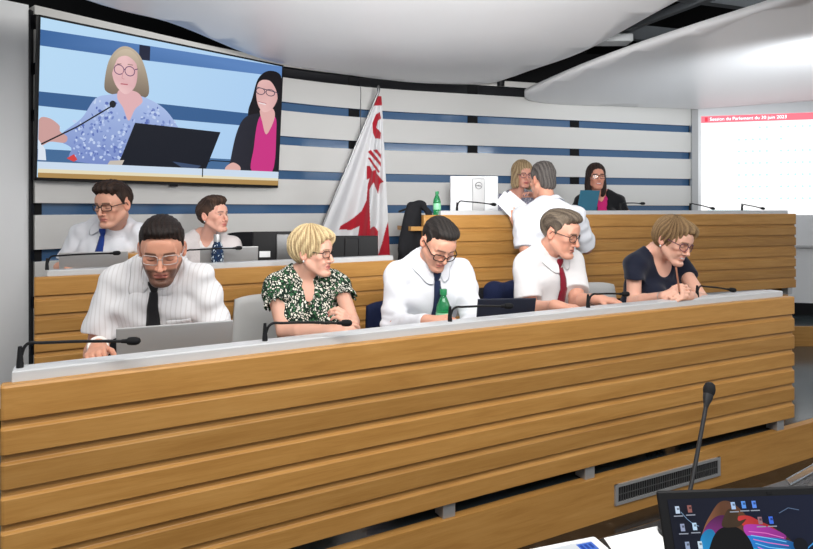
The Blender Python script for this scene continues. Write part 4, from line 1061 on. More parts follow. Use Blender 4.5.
def hand_sdf(f, Wp, fd, pn, side, curl, s=1.0, spread=1.0, thumb=1.0, tips=None):
    """Wp wrist, fd finger direction, pn palm normal; side +1/-1 where the thumb sits"""
    fd = np.array(Vector(fd).normalized()); pn = np.array(pn, float); pn = pn-fd*(pn@fd); pn /= np.linalg.norm(pn)
    b = np.cross(pn, fd)*side; W0 = np.array(Wp, float)
    kn = [(.088, .030), (.092, .010), (.088, -.010), (.080, -.028)]
    ln = [(.040, .025, .021), (.045, .029, .022), (.041, .027, .021), (.032, .021, .019)]
    for i, (u, v) in enumerate(kn):
        k0 = W0+(fd*u+b*v)*s; f.cone(W0+fd*.012*s+b*v*.55*s, k0, .0135*s, .0105*s, .010*s)
        d = fd+b*v*2.0*spread; d /= np.linalg.norm(d); p = k0; ang = 0
        cu = curl[i] if isinstance(curl, (list, tuple)) else curl
        for j in range(3):
            ang += R(cu*(.8, 1.0, .7)[j]); dd = d*math.cos(ang)+pn*math.sin(ang); e = p+dd*ln[i][j]*s
            f.cone(p, e, (.0092, .0083, .0077)[j]*s, (.0084, .0077, .0066)[j]*s, .0035*s); p = e
        if tips is not None: tips.append((p, d*math.cos(ang)*0-pn*math.cos(ang)+d*math.sin(ang)))
    t0 = W0+(fd*.024+b*.022+pn*.006)*s; d = fd*.70+b*.62+pn*.35*thumb; d /= np.linalg.norm(d)
    p = t0; f.cone(W0+fd*.01*s, t0, .013*s, .013*s, .008*s)
    for j, l in enumerate((.040, .032, .026)):
        dd = d+(fd*.25+pn*.22*thumb-b*.20)*j; dd /= np.linalg.norm(dd); e = p+dd*l*s; f.cone(p, e, (.0125, .0100, .0090)[j]*s, (.0100, .0090, .0075)[j]*s, .005*s); p = e
def person(pid, label, head, yaw, pitch=0, roll=0, S=None, tyaw=0, lean=10, sroll=0, w=.36, arms=(), h=.005, hh=.0028,
           female=False, skin=(216, 158, 132), hair=None, brow=(50, 36, 28), top=None, sleeve=.62, sleeve_r=(.066, .072), cut='collar',
           tie=None, glasses=None, beard=None, lips=(190, 105, 100), hs=1.0, legs='sit', build=1.0, nails=None, face=None, extra=None, eyes=(60, 40, 25), hair_fn=None, Lt=None, fz=0, lidc=0, eyelook=0, topkind='shirt', neckd=.075, torso_scale=1.0, inner=None, fold=.011, knee=.34, vw=.030, puff=.009):
    hc = Vector(head); S = Vector(S)
    face = face or {}
    Tm = rotm(tyaw, lean, sroll); T = A3m(Tm)                     # columns: left, back, up of the torso
    up = Vector(T[:, 2]); Lt = Lt or .47
    P = S-up*Lt
    root = thing('person', label, 'person', (P.x, P.y, fz)); o = np.array((P.x, P.y, fz)); root['group'] = 'people in the council chamber'
    Hm = rotm(yaw, pitch, roll); H = A3m(Hm)
    tl = lambda x, y, z: np.array(P)+T@np.array((x*torso_scale, y*torso_scale, z))            # torso local -> world
    hl = lambda x, y, z: np.array(hc)+H@(np.array((x, y, z))*hs)
    Ls, Rs = tl(w/2, 0.005, Lt-.022), tl(-w/2, .005, Lt-.022)    # Ls lies on the person's left
    am = .88 if female else 1.0
    chains = []
    for a in arms:
        Sh = Ls if a['side'] > 0 else Rs
        if 'elbow' in a: El = Vector(a['elbow']); Wr = Vector(a['wrist'])
        else: El, Wr = ik(Sh, a['wrist'], a['hint'], a.get('ua', .29*am), a.get('fa', .25*am))
        chains.append((a, np.array(Sh), np.array(El), np.array(Wr)))
    # ------------------------------------------------ body
    allp = [np.array(hc)+np.array(v)*.14*hs for v in ((1, 1, 1), (-1, -1, -1))]+[tl(q*(w/2+.08), r, z) for q in (-1, 1) for r in (-.16, .17) for z in (-.13, Lt+.08)]
    for a, s_, e, w_ in chains: allp += [e-.07, e+.07, w_-.20, w_+.20] if a.get('hand', True) else [e-.07, e+.07, w_-.05, w_+.05]
    allp = np.array(allp); lo, hi = allp.min(0)-.02, allp.max(0)+.02
    fine = [(np.array(hc)-.135*hs, np.array(hc)+.135*hs, hh)]
    f = Field(lo, hi, h, fine)
    bw = build
    def torso(g, e=0, k=.03):
        g.ell(tl(0, .0, .00), (.165*bw+e, .120*bw+e, .125+e), T, k)
        g.ell(tl(0, -.012*bw, .17), (.140*bw+e, .108*bw+e, .17), T, k)
        g.ell(tl(0, .005, Lt-.15), (w*.43+e, .104+e, .17+e*.5), T, k)
        g.cone(tl(w/2-.05, .008, Lt-.040), tl(-w/2+.05, .008, Lt-.040), .056+e, .056+e, k)
        for q in (-1, 1):
            g.cone(tl(q*.030, .022, Lt+.070), tl(q*(w/2-.03), .010, Lt-.012), .036+e*.5, .044+e, .03)
            if female: g.ell(tl(q*.075, -.085, Lt-.175), (.070+e, .068+e, .070+e), T, .035)
            else: g.ell(tl(q*.075, -.068, Lt-.12), (.080+e, .040+e, .065+e), T, .03)
    torso(f, -.014 if cut == 'collar' or inner else -.008)
    for a, s_, e, w_ in chains:
        f.cone(s_+(e-s_)*.06, e, .046*am, .041*am, .02)
        mid = e+(w_-e)*.35; f.cone(e, mid, .041*am, .042*am, .012); f.cone(mid, w_, .041*am, .027*am, .012)
        if a.get('hand', True):
            fd = Vector(a.get('fd', w_-e)); fd = Vector(w_-e).normalized() if 'fd' not in a else fd.normalized()
            tips = [] if nails else None
            hand_sdf(f, w_, fd, a.get('pn', (0, 0, -1)), a.get('th', 1), a.get('curl', 25), a.get('hs', .95 if not female else .88), a.get('spread', 1), a.get('thumb', 1), tips); a['tips'] = tips
            f.cone(w_-np.array(fd)*.01, w_+np.array(fd)*.03, .026*am, .022*am, .012)
    nb = tl(0, .012, Lt+.010); nt_ = hl(0, .022, -.060)
    nr = (.044 if female else .052)*hs
    f.cone(nb, nt_, nr+.004, nr, .025)
    hf = o
    head_sdf(f, hc, H, hs, face)
    V, Q = f.mesh()
    # colours of the skin
    l = ((V-np.array(hc))@H)/hs
    base = np.array(lin(skin))*np.array((.93, .86, .82)); cols = np.tile(base, (len(V), 1))
    x, y, z = l[:, 0], l[:, 1], l[:, 2]; inh = (np.abs(l).max(1) < .15)
    def mixc(mask, c): 
        mk = (np.clip(mask, 0, 1)*inh)[:, None]; cols[:] = cols*(1-mk)+np.array(c)*mk
    gs = lambda px, py, pz, r: np.exp(-(((np.abs(x)-px)/r)**2+((y-py)/r)**2+((z-pz)/r)**2))
    mixc(.45*gs(.042, -.065, -.025, .022), base*np.array((1.0, .72, .68))); mixc(.4*gs(0, -.105, -.032, .014), base*np.array((1, .74, .70))); mixc(.4*(np.abs(x) > .074)*(z > -.045)*(z < .04), base*np.array((1, .7, .65)))
    if beard:
        jawz = np.interp(y, [-.12, -.075, -.05, -.01, .02], [-.035, -.040, -.052, -.035, -.02])
        bm = np.clip((jawz-z)/.008, 0, 1)*(y < .012)*(z > -.135)
        lipm = np.exp(-((x/.024)**4+((z+.064)/.0125)**4)); bm = bm*(1-np.clip(lipm*1.5, 0, 1)*(y < -.07))
        nz = .78+.22*rng.random(len(x))
        mixc(bm*beard[1]*nz, lin(beard[0]))
    ml = np.exp(-((x/.023)**4+((z+.0645)/.0105)**4))*(y < -.076); mixc(ml*.75, lin(lips))
    mixc(.85*np.exp(-((z+.0648)/.0018)**2)*(np.abs(x) < .023)*(y < -.074), lin((96, 44, 42)))
    if face.get('teeth'):
        mixc(.95*np.exp(-(((z+.0635-7*x*x)/.0036)**2))*(np.abs(x) < .019)*(y < -.074), lin((236, 228, 222)))
    bz = .0235-((np.abs(x)-.028)/.045)**2*.012
    mixc(np.exp(-((z-bz)/.0045)**4)*(np.abs(x) > .012)*(np.abs(x) < .050)*(y < -.05)*.8, lin(brow))
    if lidc: 
        mixc(np.exp(-(((np.abs(x)-.0315)/.0135)**4+((z+.0065+(((np.abs(x)-.0315)/.0135)**2)*-.003)/.0020)**2))*(y < -.07)*.95, lin((40, 26, 22)))
    else:
        mixc(np.exp(-(((np.abs(x)-.0315)/.0140)**4+((z-.0085+(((np.abs(x)-.0315)/.014)**2)*.004)/.0020)**2))*(y < -.07)*.9, lin((40, 26, 22)))
    if nails:
        for a, *_ in chains:
            for p, nn in (a.get('tips') or []):
                d = V-p; mk = np.exp(-((d**2).sum(1)/(.0085**2))**2)*((d@nn) > -.001)
                cols = cols*(1-mk[:, None])+np.array(lin(nails))*mk[:, None]
    body = np_mesh('body', V-o, Q, M['skin'], root, None, True, cols)
    # ------------------------------------------------ eyes
    if not lidc:
        for q in (-1, 1):
            mb = MB(); er = .0128*hs
            n = 20; Vv = []; cc = []; mb.ellipsoid((0, 0, 0), (er, er, er*.52), 20)
            E0 = np.array(mb.v)@H.T; fwd = H@np.array((eyelook*.5, -1, -.05)); fwd /= np.linalg.norm(fwd)
            da = np.degrees(np.arccos(np.clip((E0/np.linalg.norm(E0, axis=1, keepdims=True))@fwd, -1, 1)))
            ec = np.tile(np.array((.72, .70, .68)), (len(E0), 1)); ec[da < 32] = lin(eyes); ec[da < 14] = (.004, .004, .004)
            # the eye opening: keep the ball in the lids' slit by flattening it
            keep = E0
            np_mesh('eye', keep+hl(q*.0315, -.0752, .0015)-o, mb.f, M['eye'], root, None, True, ec)
    # ------------------------------------------------ hair
    if hair:
        kind, hcol, hcol2 = hair['kind'], np.array(lin(hair['col'])), np.array(lin(hair.get('col2', hair['col'])))
        pad = .175*hs; g = Field(np.array(hc)-pad-np.array((0, 0, .10*hs if kind in ('bob', 'long') else 0)), np.array(hc)+pad, max(hh, .003))
        sx, sy, sz = hair.get('size', (.081, .101, .090)); oz = hair.get('oz', .040)
        hz = hair.get('line', [(-.12, .082), (-.085, .078), (-.066, .070), (-.058, .052), (-.040, .030), (-.028, .006), (-.020, -.016), (-.006, -.014), (.000, .022), (.024, .030), (.034, -.004), (.055, -.055), (.09, -.064)])
        hy, hzv = [a for a, _ in hz], [b for _, b in hz]
        hc_ = np.array(hc)
        amp, fr = hair.get('amp', .0022), hair.get('freq', 300)
        part = hair.get('part', 0)
        def strands(x, y, z):
            if hair.get('dir') == 'down':
                a = np.arctan2(x-part, -(y-.02)); return np.sin(a*fr*.10+3*np.sin(z*25+a*3))+.6*np.sin(a*fr*.23+z*30)
            return np.sin(x*fr+2.2*np.sin(y*30+z*24))+.6*np.sin(x*fr*2.1+3*np.sin(y*45)+z*40)
        def fn(x, y, z):
            x, y, z = x/hs, y/hs, z/hs
            def el(c, r):
                k0 = np.sqrt(((x-c[0])/r[0])**2+((y-c[1])/r[1])**2+((z-c[2])/r[2])**2); k1 = np.sqrt(((x-c[0])/r[0]**2)**2+((y-c[1])/r[1]**2)**2+((z-c[2])/r[2]**2)**2)+1e-9; return k0*(k0-1)/k1
            d = el((0, .016, oz), (sx, sy, sz))
            for c, r in hair.get('add', []): d = smin(d, el(c, r), .02)
            zl = np.interp(y+0*x, hy, hzv)+hair.get('skew', 0)*x
            if kind != 'bob' and kind != 'long':
                cutd = (zl-z)*.75; d = smax(d, cutd, .022)
            else:
                for c, r in hair.get('cut', [((0, -.125, -.035), (.064, .085, .105))]): d = smax(d, -el(c, r), hair.get('cutk', .012))
                zb = hair.get('bottom', -.09); d = smax(d, zb-z+.010*np.sin(x*70)+hair.get('btilt', 0)*y, .01)
                d = smax(d, -(el((0, .0, -.14), (.052, .052, .10))), .01)
            d = d+amp*strands(x, y, z)
            return d*hs
        b_ = .172; g.local(hc, H, (-b_*hs, -b_*hs, -.27*hs), (b_*hs, b_*hs, b_*hs), fn, 0, 'add', .01)
        Vh, Qh = g.mesh()
        lh = ((Vh-hc_)@H)/hs
        t = .5+.5*np.clip(strands(lh[:, 0], lh[:, 1], lh[:, 2])/1.3, -1, 1); t = np.clip(t+.6*(rng.random(len(Vh))-.5), 0, 1)*hair.get('mix', 1)
        ch = hcol*(1-t[:, None])+hcol2*t[:, None]
        if 'nape' in hair:
            wgt = np.clip((hair['nape'][1]-lh[:, 2]+.3*(lh[:, 1]-.03)*(lh[:, 1] < .03)*-1)/.03, 0, 1)[:, None]; ch = ch*(1-wgt)+np.array(lin(hair['nape'][0]))*wgt
        if len(Vh): np_mesh('hair', Vh-o, Qh, M['hair'], root, None, True, ch)
    # ------------------------------------------------ top
    fs = Field(lo-.03, hi+.03, max(h, .005)); topf = fs
    e = puff
    torso(fs, e, .035)
    fs.ell(tl(0, -.01, .02), (.170*bw+e, .130*bw+e, .17), T, .04)
    if topkind == 'shirt': fs.ell(tl(0, -.012, Lt*.45), (w*.43, .118*bw, .24), T, .04)
    folds = [(rng.normal(size=3), rng.random()*6, 1/(.035+.06*rng.random())) for _ in range(6)]
    for a, s_, e_, w_ in chains:
        L = np.linalg.norm(e_-s_); d = (e_-s_)/L
        if sleeve >= 1:
            fs.cone(s_, e_, .064*am+.002, .054*am, .022); fs.cone(e_, w_-(w_-e_)*.06, .054*am, .036*am, .012, clip=(w_-(w_-e_)*.04, (w_-e_)/np.linalg.norm(w_-e_)))
            # bunched folds around the elbow
            for k_ in range(3):
                q = s_+(e_-s_)*(.72+.12*k_); fs.ell(q, (.062*am, .062*am, .016), np.stack([np.cross(d, (.3, .9, .1)), np.cross(d, np.cross(d, (.3, .9, .1))), d], 1)/1.0 if False else None, .02)
        elif sleeve > 0:
            q = s_+(e_-s_)*sleeve
            fs.cone(s_, q+d*.02, sleeve_r[0]*am, sleeve_r[1]*am, .03, clip=(q, d))
    if cut == 'collar':
        axn = (np.array(nt_)-nb); axn /= np.linalg.norm(axn); fs.cone(nb-np.array(up)*.05, nb+axn*.035, nr+.044, nr+.006, .025)
    # neck opening
    if cut == 'collar':
        ax = (np.array(nt_)-nb); ax /= np.linalg.norm(ax)
        fs.cone(nb+ax*(.048+nr*.9), nb+ax*.22, nr+.006, nr+.03, .004, 'sub')
        fs.cone(tl(0, -.03, Lt+.052), tl(0, -.16, Lt+.062), .026, .030, .008, 'sub')
    elif cut == 'v':
        fs.cone(nb+np.array(up)*.035, nb+np.array(up)*.2, nr+.014, nr+.07, .006, 'sub')
        for k_ in range(6):
            t = k_/5; fs.cone(tl(0, -.06, Lt+.02-.03*k_*neckd/.075), tl(0, -.22, Lt+.04-.03*k_*neckd/.075), vw*(1-t)+.006, (vw+.004)*(1-t)+.008, .006, 'sub')
    elif cut == 'round':
        fs.cone(nb+np.array(up)*.02, nb+np.array(up)*.2, nr+.030, nr+.09, .006, 'sub'); fs.cone(tl(0, -.04, Lt+.005), tl(0, -.22, Lt+.01), .068, .068, .01, 'sub')
    # folds
    sel = np.abs(fs.D) < .035
    ij = np.argwhere(sel); Pp = np.stack([fs.ax[i][ij[:, i]] for i in range(3)], 1)
    dv = np.zeros(len(Pp))
    for n_, ph, wl in folds:
        n_ = n_/np.linalg.norm(n_); u = Pp@n_; q = np.cross(n_, (.2, .5, .8)); v = Pp@q
        dv += np.sin(u*6.28*wl*.55+ph+2.0*np.sin(v*9+ph))
    fs.D[sel] += (dv/5*fold).astype(np.float32)
    if 'ruffle' == topkind:
        for a, s_, e_, w_ in chains:
            q = s_+(e_-s_)*sleeve; d = (e_-s_)/np.linalg.norm(e_-s_); u = np.cross(d, (0.1, 1, 0)); u /= np.linalg.norm(u); v = np.cross(d, u)
            for k_ in range(14):
                an = k_*2*math.pi/14; rr = .062*am; fs.cone(q+(u*math.cos(an)+v*math.sin(an))*rr*.95-d*.01, q+(u*math.cos(an)+v*math.sin(an))*rr*1.22+d*.016, .010, .006, .008)
    # keep the skin from showing through
    Vs, Qs = fs.mesh()
    shirt = np_mesh({'shirt': 'shirt', 'ruffle': 'blouse', 'blouse': 'blouse', 'dress': 'dress', 'cardigan': 'cardigan', 'blazer': 'blazer'}[topkind], Vs-o, Qs, M[top], root)
    if inner:
        fi = Field(lo-.03, hi+.03, max(h, .006)); torso(fi, -.002, .035); fi.cone(nb+np.array(up)*.03, nb+np.array(up)*.2, nr+.012, nr+.06, .006, 'sub')
        for k_ in range(6):
            t = k_/5; fi.cone(tl(0, -.06, Lt+.02-.045*t), tl(0, -.22, Lt+.04-.045*t), .034*(1-t)+.006, .036*(1-t)+.008, .006, 'sub')
        Vi, Qi = fi.mesh(); np_mesh('inner_top', Vi-o, Qi, M[inner], root)
    def front(px, pz, off=.003):
        """point on the front of the garment at torso coordinates px, pz"""
        ys = np.linspace(-.30, .02, 110); Pq = np.array([tl(px, y_, pz) for y_ in ys]); d = fs.sample(Pq); i = np.argmax(d < off) if (d < off).any() else len(ys)-1
        return Pq[i]
    if cut == 'collar' and topkind == 'shirt':
        ax = (np.array(nt_)-nb); ax /= np.linalg.norm(ax)
        G = []; fwd = -T[:, 1]; fwd = fwd-ax*(fwd@ax); fwd /= np.linalg.norm(fwd); lt = np.cross(ax, -fwd)*1.0
        if lt@T[:, 0] < 0: lt = -lt
        rows = [[], [], [], []]
        angs = np.linspace(10, 350, 49)
        dirs = []
        for th in angs:
            c_, s_ = math.cos(R(th)), math.sin(R(th)); dr = fwd*c_+lt*s_; dirs.append((dr+ax)/math.sqrt(2)); fr_ = (1+c_)/2; fl = math.exp(-(max(0, min(th, 360-th)-16))**2/24**2)
            base_ = nb+fwd*.006+ax*.012
            r0 = nr+.008+.004*fr_
            rows[0].append(base_+dr*(r0-.002)+ax*(.030-.030*fr_))
            rows[1].append(base_+dr*r0+ax*(.066-.044*fr_))
            rows[2].append(base_+dr*(r0+.009)+ax*(.063-.046*fr_))
            rows[3].append(base_+dr*(r0+.022+.012*fl)+ax*(.026-.048*fr_-.030*fl)+lt*s_*.020*fl)
        for k_, off in ((3, .007), (2, .008), (1, .004)):
            P3 = np.array(rows[k_])
            for _ in range(8):
                d = fs.sample(P3); P3 = P3+np.array(dirs)*np.clip(off-d, 0, .006)[:, None]
            rows[k_] = list(P3)
        mb = MB(); mb.grid([[p-o for p in r_] for r_ in rows]); oc = mb.build('collar', M[top], shirt, smooth=True)
        sm = oc.modifiers.new('thickness', 'SOLIDIFY'); sm.thickness = .0025; sm.offset = 0
        sb = oc.modifiers.new('smooth', 'SUBSURF'); sb.levels = 1; sb.render_levels = 1
    if tie:
        rowsL = []; z0 = Lt+.012; k0 = front(0, z0-.03)
        N_ = 16; Gt = []
        for i in range(N_):
            z_ = z0-.035-(tie[1])*i/(N_-1); hwid = (.014+.026*(i/(N_-1))**.8)*(1 if i < N_-1 else .1)
            cpt = front(0, z_, .008)
            Gt.append([cpt+T[:, 0]*hwid*q+(-T[:, 1])*(.004 if abs(q) < .5 else 0) for q in (-1, -.4, .4, 1)])
        mb = MB(); mb.grid([[p-o for p in r_] for r_ in Gt]); ot = mb.build('tie', M[tie[0]], root, smooth=True)
        sm = ot.modifiers.new('thickness', 'SOLIDIFY'); sm.thickness = .004; sm.offset = 0
        kp = front(0, z0-.018, .004); Vk = []; mb = MB()
        for zz, wd, dp in ((.024, .020, .008), (.012, .0205, .013), (-.004, .016, .012), (-.020, .012, .008)):
            ring = []
            for j in range(12):
                a = 2*math.pi*j/12; ring.append(kp+T[:, 0]*wd*math.cos(a)-T[:, 1]*(.004+dp*math.sin(a))+T[:, 2]*zz-o)
            Vk.append(ring)
        mb.grid(Vk, close_u=True); mb.add(Vk[0], [tuple(range(12))]); mb.add(Vk[-1], [tuple(range(11, -1, -1))]); mb.build('knot', M[tie[0]], ot, smooth=True)
    # ------------------------------------------------ glasses
    if glasses:
        gc, shape, rad = glasses.get('mat', 'black'), glasses.get('shape', 'rect'), glasses.get('rad', .0016)
        gz = glasses.get('dz', 0); gy = glasses.get('dy', 0)
        mb = MB(); lens = []
        rw, rh = glasses.get('rw', .0245), glasses.get('rh', .0165); ex = {'rect': 4.0, 'round': 2.2}[shape]
        for q in (-1, 1):
            Pn = []
            for i in range(25):
                a = 2*math.pi*i/24; c_, s_ = math.cos(a), math.sin(a); X = rw*math.copysign(abs(c_)**(2/ex), c_); Z = rh*math.copysign(abs(s_)**(2/ex), s_)
                xx = q*.0335+X; Pn.append(Vector(hl(xx, -.1015+gy+abs(xx)**2*4.5, .000+gz+Z)-o))
            mb.tube(Pn, rad*hs, 6, cap=False); lens.append(Pn[:-1])
            mb.tube([Vector(hl(q*(.0335+rw), -.1015+gy+(.0335+rw)**2*4.5, .006+gz)-o), Vector(hl(q*.072, -.075+gy, .008+gz)-o), Vector(hl(q*.0795, .004, .012+gz*.3)-o), Vector(hl(q*.080, .018, -.006)-o)], rad*hs*1.1, 6)
        mb.tube([Vector(hl(-.010, -.1015+gy, .004+gz)-o), Vector(hl(0, -.105+gy, .006+gz)-o), Vector(hl(.010, -.1015+gy, .004+gz)-o)], rad*hs, 6)
        og = mb.build('glasses', M[gc], root, smooth=True)
        for Pn in lens:
            mb = MB(); mb.add(Pn, [tuple(range(len(Pn)))]); mb.build('lens', M['lensm'], og)
    # ------------------------------------------------ legs
    tr = .03
    fwd = Vector((-T[0, 1], -T[1, 1], 0)).normalized(); lat = Vector((T[0, 0], T[1, 0], 0)).normalized()
    if legs:
        gm = Field((P.x-.75, P.y-.75, fz-.02), (P.x+.75, P.y+.75, P.z+.2), .016)
        gm.ell(P-Vector((0, 0, .01)), (.168*bw, .135*bw, .125), T, .03)
        feet = []
        for q in (-1, 1):
            if legs == 'sit':
                hp = P+lat*q*.085+Vector((0, 0, -.03)); kn = hp+fwd*knee+lat*q*.04; kn.z = max(fz+.46, P.z-.10); an = Vector((kn.x-fwd.x*.14, kn.y-fwd.y*.14, fz+.10))
            else:
                hp = P+lat*q*.085+Vector((0, 0, -.02)); kn = hp+Vector((0, 0, -.5*(P.z-fz-.1)))+fwd*.02+lat*q*.02; an = kn+Vector((0, 0, -.5*(P.z-fz-.1)+.05)); an.z = fz+.10
            gm.cone(hp, kn, .085, .062, .03); gm.cone(kn, an, .062, .045, .02); feet.append(an)
        Vt, Qt = gm.mesh(1); np_mesh('trousers', Vt-o, Qt, M['trousers'], root)
        for an in feet:
            mb = MB(); mb.ellipsoid((0, 0, 0), (.045, .13, .05), 14)
            mt = Matrix.Translation(Vector((an.x-o[0], an.y-o[1], .05))+fwd*.07) @ Matrix.Rotation(math.atan2(fwd.x, -fwd.y), 4, 'Z')
            mb.v = [tuple(mt @ Vector(v)) for v in mb.v]; mb.v = [(a, b, max(c, .001)) for a, b, c in mb.v]; mb.build('shoe', M['black'], root, smooth=True)
    return dict(root=root, o=o, tl=tl, hl=hl, T=T, H=H, front=front, fs=fs, shirt=shirt, chains=chains, Lt=Lt, P=P, S=S, nb=nb, f=f)
# ---------------------------------------------------------------- the people
cg = 'office chairs'
def wr(x, y, Y): return at(x, y, Y)
SHORT = [(-.12, .080), (-.085, .077), (-.066, .068), (-.056, .050), (-.040, .034), (-.028, .010), (-.021, -.022), (-.008, -.018), (.000, .020), (.024, .030), (.034, -.004), (.055, -.052), (.09, -.060)]
# 1 bearded man at the front left
p1 = person('m1', 'bearded man in round-cornered glasses, striped white shirt and black tie, looking down at a laptop', at(162, 249.5, 2.24), 18, 20, 0, S=at(158, 277, 2.40), tyaw=10, lean=20, Lt=.49, w=.33,
    arms=[dict(side=-1, wrist=at(98, 346, 2.16), hint=at(96, 352, 2.42), fd=(.35, -.9, -.1), pn=(.3, .0, -1), th=-1, curl=38), dict(side=1, wrist=at(186, 362, 2.2), hint=at(218, 335, 2.46), fd=(-.4, -.9, 0), pn=(0, 0, -1), th=1, curl=25)],
    h=.0048, hh=.0023, skin=(216, 162, 138), hair=dict(kind='short', col=(20, 14, 12), col2=(36, 25, 21), line=SHORT, size=(.080, .100, .089), add=[((0, -.030, .088), (.066, .066, .040))], amp=.0012, freq=380),
    brow=(30, 20, 16), beard=((38, 24, 20), .88), top='shirtstripe', sleeve_r=(.060, .072), sleeve=.72, tie=('tieblack', .30), glasses=dict(mat='clearframe', shape='rect', rad=.0014, rw=.026, rh=.0175), lips=(176, 92, 86), lidc=1, face=dict(nose=1.15), legs='sit')
# 2 blonde woman in green
p2 = person('w4', 'woman with short blonde hair and green leaf-print blouse, turned to the right', at(312.5, 253, 3.04), 72, 2, 0, S=at(307, 281, 3.08), tyaw=18, lean=8, w=.335,
    arms=[dict(side=-1, elbow=at(284, 331, 2.93), wrist=at(331, 330, 2.78), fd=(.85, -.25, .25), pn=(.35, .5, -.4), th=-1, curl=42, spread=.6), dict(side=1, elbow=at(352, 322, 2.98), wrist=at(350, 328, 2.80), fd=(-.35, -.35, .75), pn=(-.6, .3, -.3), th=1, curl=48, spread=.6)],
    h=.0052, hh=.0025, female=True, skin=(234, 188, 168), hair=dict(kind='bob', col=(214, 192, 148), col2=(150, 126, 92), size=(.092, .112, .104), oz=.044, add=[((0, .042, .035), (.084, .085, .085)), ((0, -.05, .078), (.074, .062, .05))],
    cut=[((-.016, -.124, .0), (.064, .076, .092)), ((.0, -.060, -.085), (.12, .070, .085)), ((.085, -.004, -.055), (.035, .038, .05)), ((-.085, -.004, -.055), (.035, .038, .05))], bottom=-.075, btilt=-.2, amp=.0040, freq=240, dir='down', part=.02, nape=((110, 88, 64), -.030)),
    brow=(130, 104, 80), top='leafblouse', topkind='ruffle', sleeve=.36, sleeve_r=(.066, .076), cut='v', glasses=dict(mat='black', shape='rect', rad=.0019, rw=.024, rh=.016), lips=(196, 96, 100), nails=(206, 40, 66), face=dict(jaw=.93, smile=.6), eyelook=0)
# 3 man with navy tie
p3 = person('m5', 'man in black-rimmed glasses, long-sleeved white shirt and navy tie, reading with lowered head', at(438, 243, 2.92), 26, 36, 4, S=at(431, 269, 3.02), tyaw=20, lean=17, Lt=.50, w=.345,
    arms=[dict(side=-1, elbow=at(394, 325, 2.92), wrist=at(428, 321, 2.62), fd=(.75, -.45, .15), pn=(.3, .2, -.9), th=-1, curl=45), dict(side=1, elbow=at(474, 322, 2.95), wrist=at(462, 328, 2.72), fd=(-.5, -.6, 0), pn=(0, 0, -1), th=1, curl=30)],
    h=.0052, hh=.0025, skin=(218, 168, 146), hair=dict(kind='short', col=(22, 19, 18), col2=(46, 41, 38), line=SHORT, size=(.0785, .099, .088), add=[((0, -.028, .092), (.064, .066, .038))], amp=.0014, freq=380, nape=((84, 76, 70), .004)),
    brow=(44, 34, 28), top='shirt', sleeve=1, tie=('tienavy', .34), glasses=dict(mat='black', shape='rect', rad=.0024, rw=.026, rh=.0165, dz=-.012, dy=-.006), lidc=1, beard=((120, 88, 74), .3))
# 4 man with the dark red tie
p4 = person('m6', 'grey-haired man in glasses, short-sleeved white shirt and dark red tie, looking down', at(559.5, 233.5, 3.13), 50, 15, 0, S=at(550, 258, 3.20), tyaw=30, lean=14, Lt=.50, w=.34,
    arms=[dict(side=-1, elbow=at(530, 311, 3.05), wrist=at(556, 306, 2.80), fd=(.8, -.5, -.02), pn=(0, .1, -1), th=-1, curl=32), dict(side=1, elbow=at(577, 303, 3.12), wrist=at(597, 299, 2.92), fd=(.85, -.4, -.05), pn=(.05, .1, -1), th=1, curl=30)],
    h=.0055, hh=.0026, skin=(220, 168, 146), hair=dict(kind='short', col=(66, 56, 47), col2=(118, 105, 90), line=SHORT, size=(.079, .099, .088), add=[((0, -.034, .094), (.062, .066, .040))], amp=.0022, freq=300, nape=((128, 118, 108), .004)),
    brow=(96, 80, 66), top='shirtwarm', sleeve=.74, sleeve_r=(.062, .072), tie=('tiered', .38), glasses=dict(mat='darkbrown', shape='round', rad=.0020, rw=.0245, rh=.0205), lidc=1, lips=(176, 100, 92), face=dict(nose=1.1))
# 5 woman in the navy dress
p5 = person('w7', 'smiling woman in a navy short-sleeved dress, head lowered over the desk', at(672.5, 241, 3.26), 32, 20, 6, S=at(658, 260, 3.34), tyaw=26, lean=20, Lt=.49, w=.34,
    arms=[dict(side=-1, elbow=at(634, 303, 3.22), wrist=at(666, 296, 2.98), fd=(.72, -.35, .35), pn=(.5, .5, -.4), th=-1, curl=(52, 55, 58, 60)), dict(side=1, elbow=at(702, 300, 3.22), wrist=at(688, 296, 2.98), fd=(-.72, -.4, .12), pn=(-.3, .4, -.6), th=1, curl=50)],
    h=.0055, hh=.0026, female=True, skin=(236, 190, 170), hair=dict(kind='bob', col=(150, 122, 86), col2=(98, 76, 54), size=(.085, .106, .098), oz=.042, add=[((0, .035, .025), (.086, .080, .084)), ((.015, -.045, .076), (.074, .054, .046))],
    cut=[((-.012, -.122, -.010), (.064, .076, .095)), ((0, -.05, -.10), (.13, .062, .075))], bottom=-.070, amp=.0040, freq=240, dir='down', part=-.02),
    brow=(120, 92, 66), top='navydress', topkind='dress', sleeve=.42, sleeve_r=(.064, .066), cut='round', glasses=dict(mat='plum', shape='round', rad=.0021, rw=.025, rh=.021), lidc=1, lips=(186, 90, 96), face=dict(jaw=.95, smile=1.0, teeth=1))
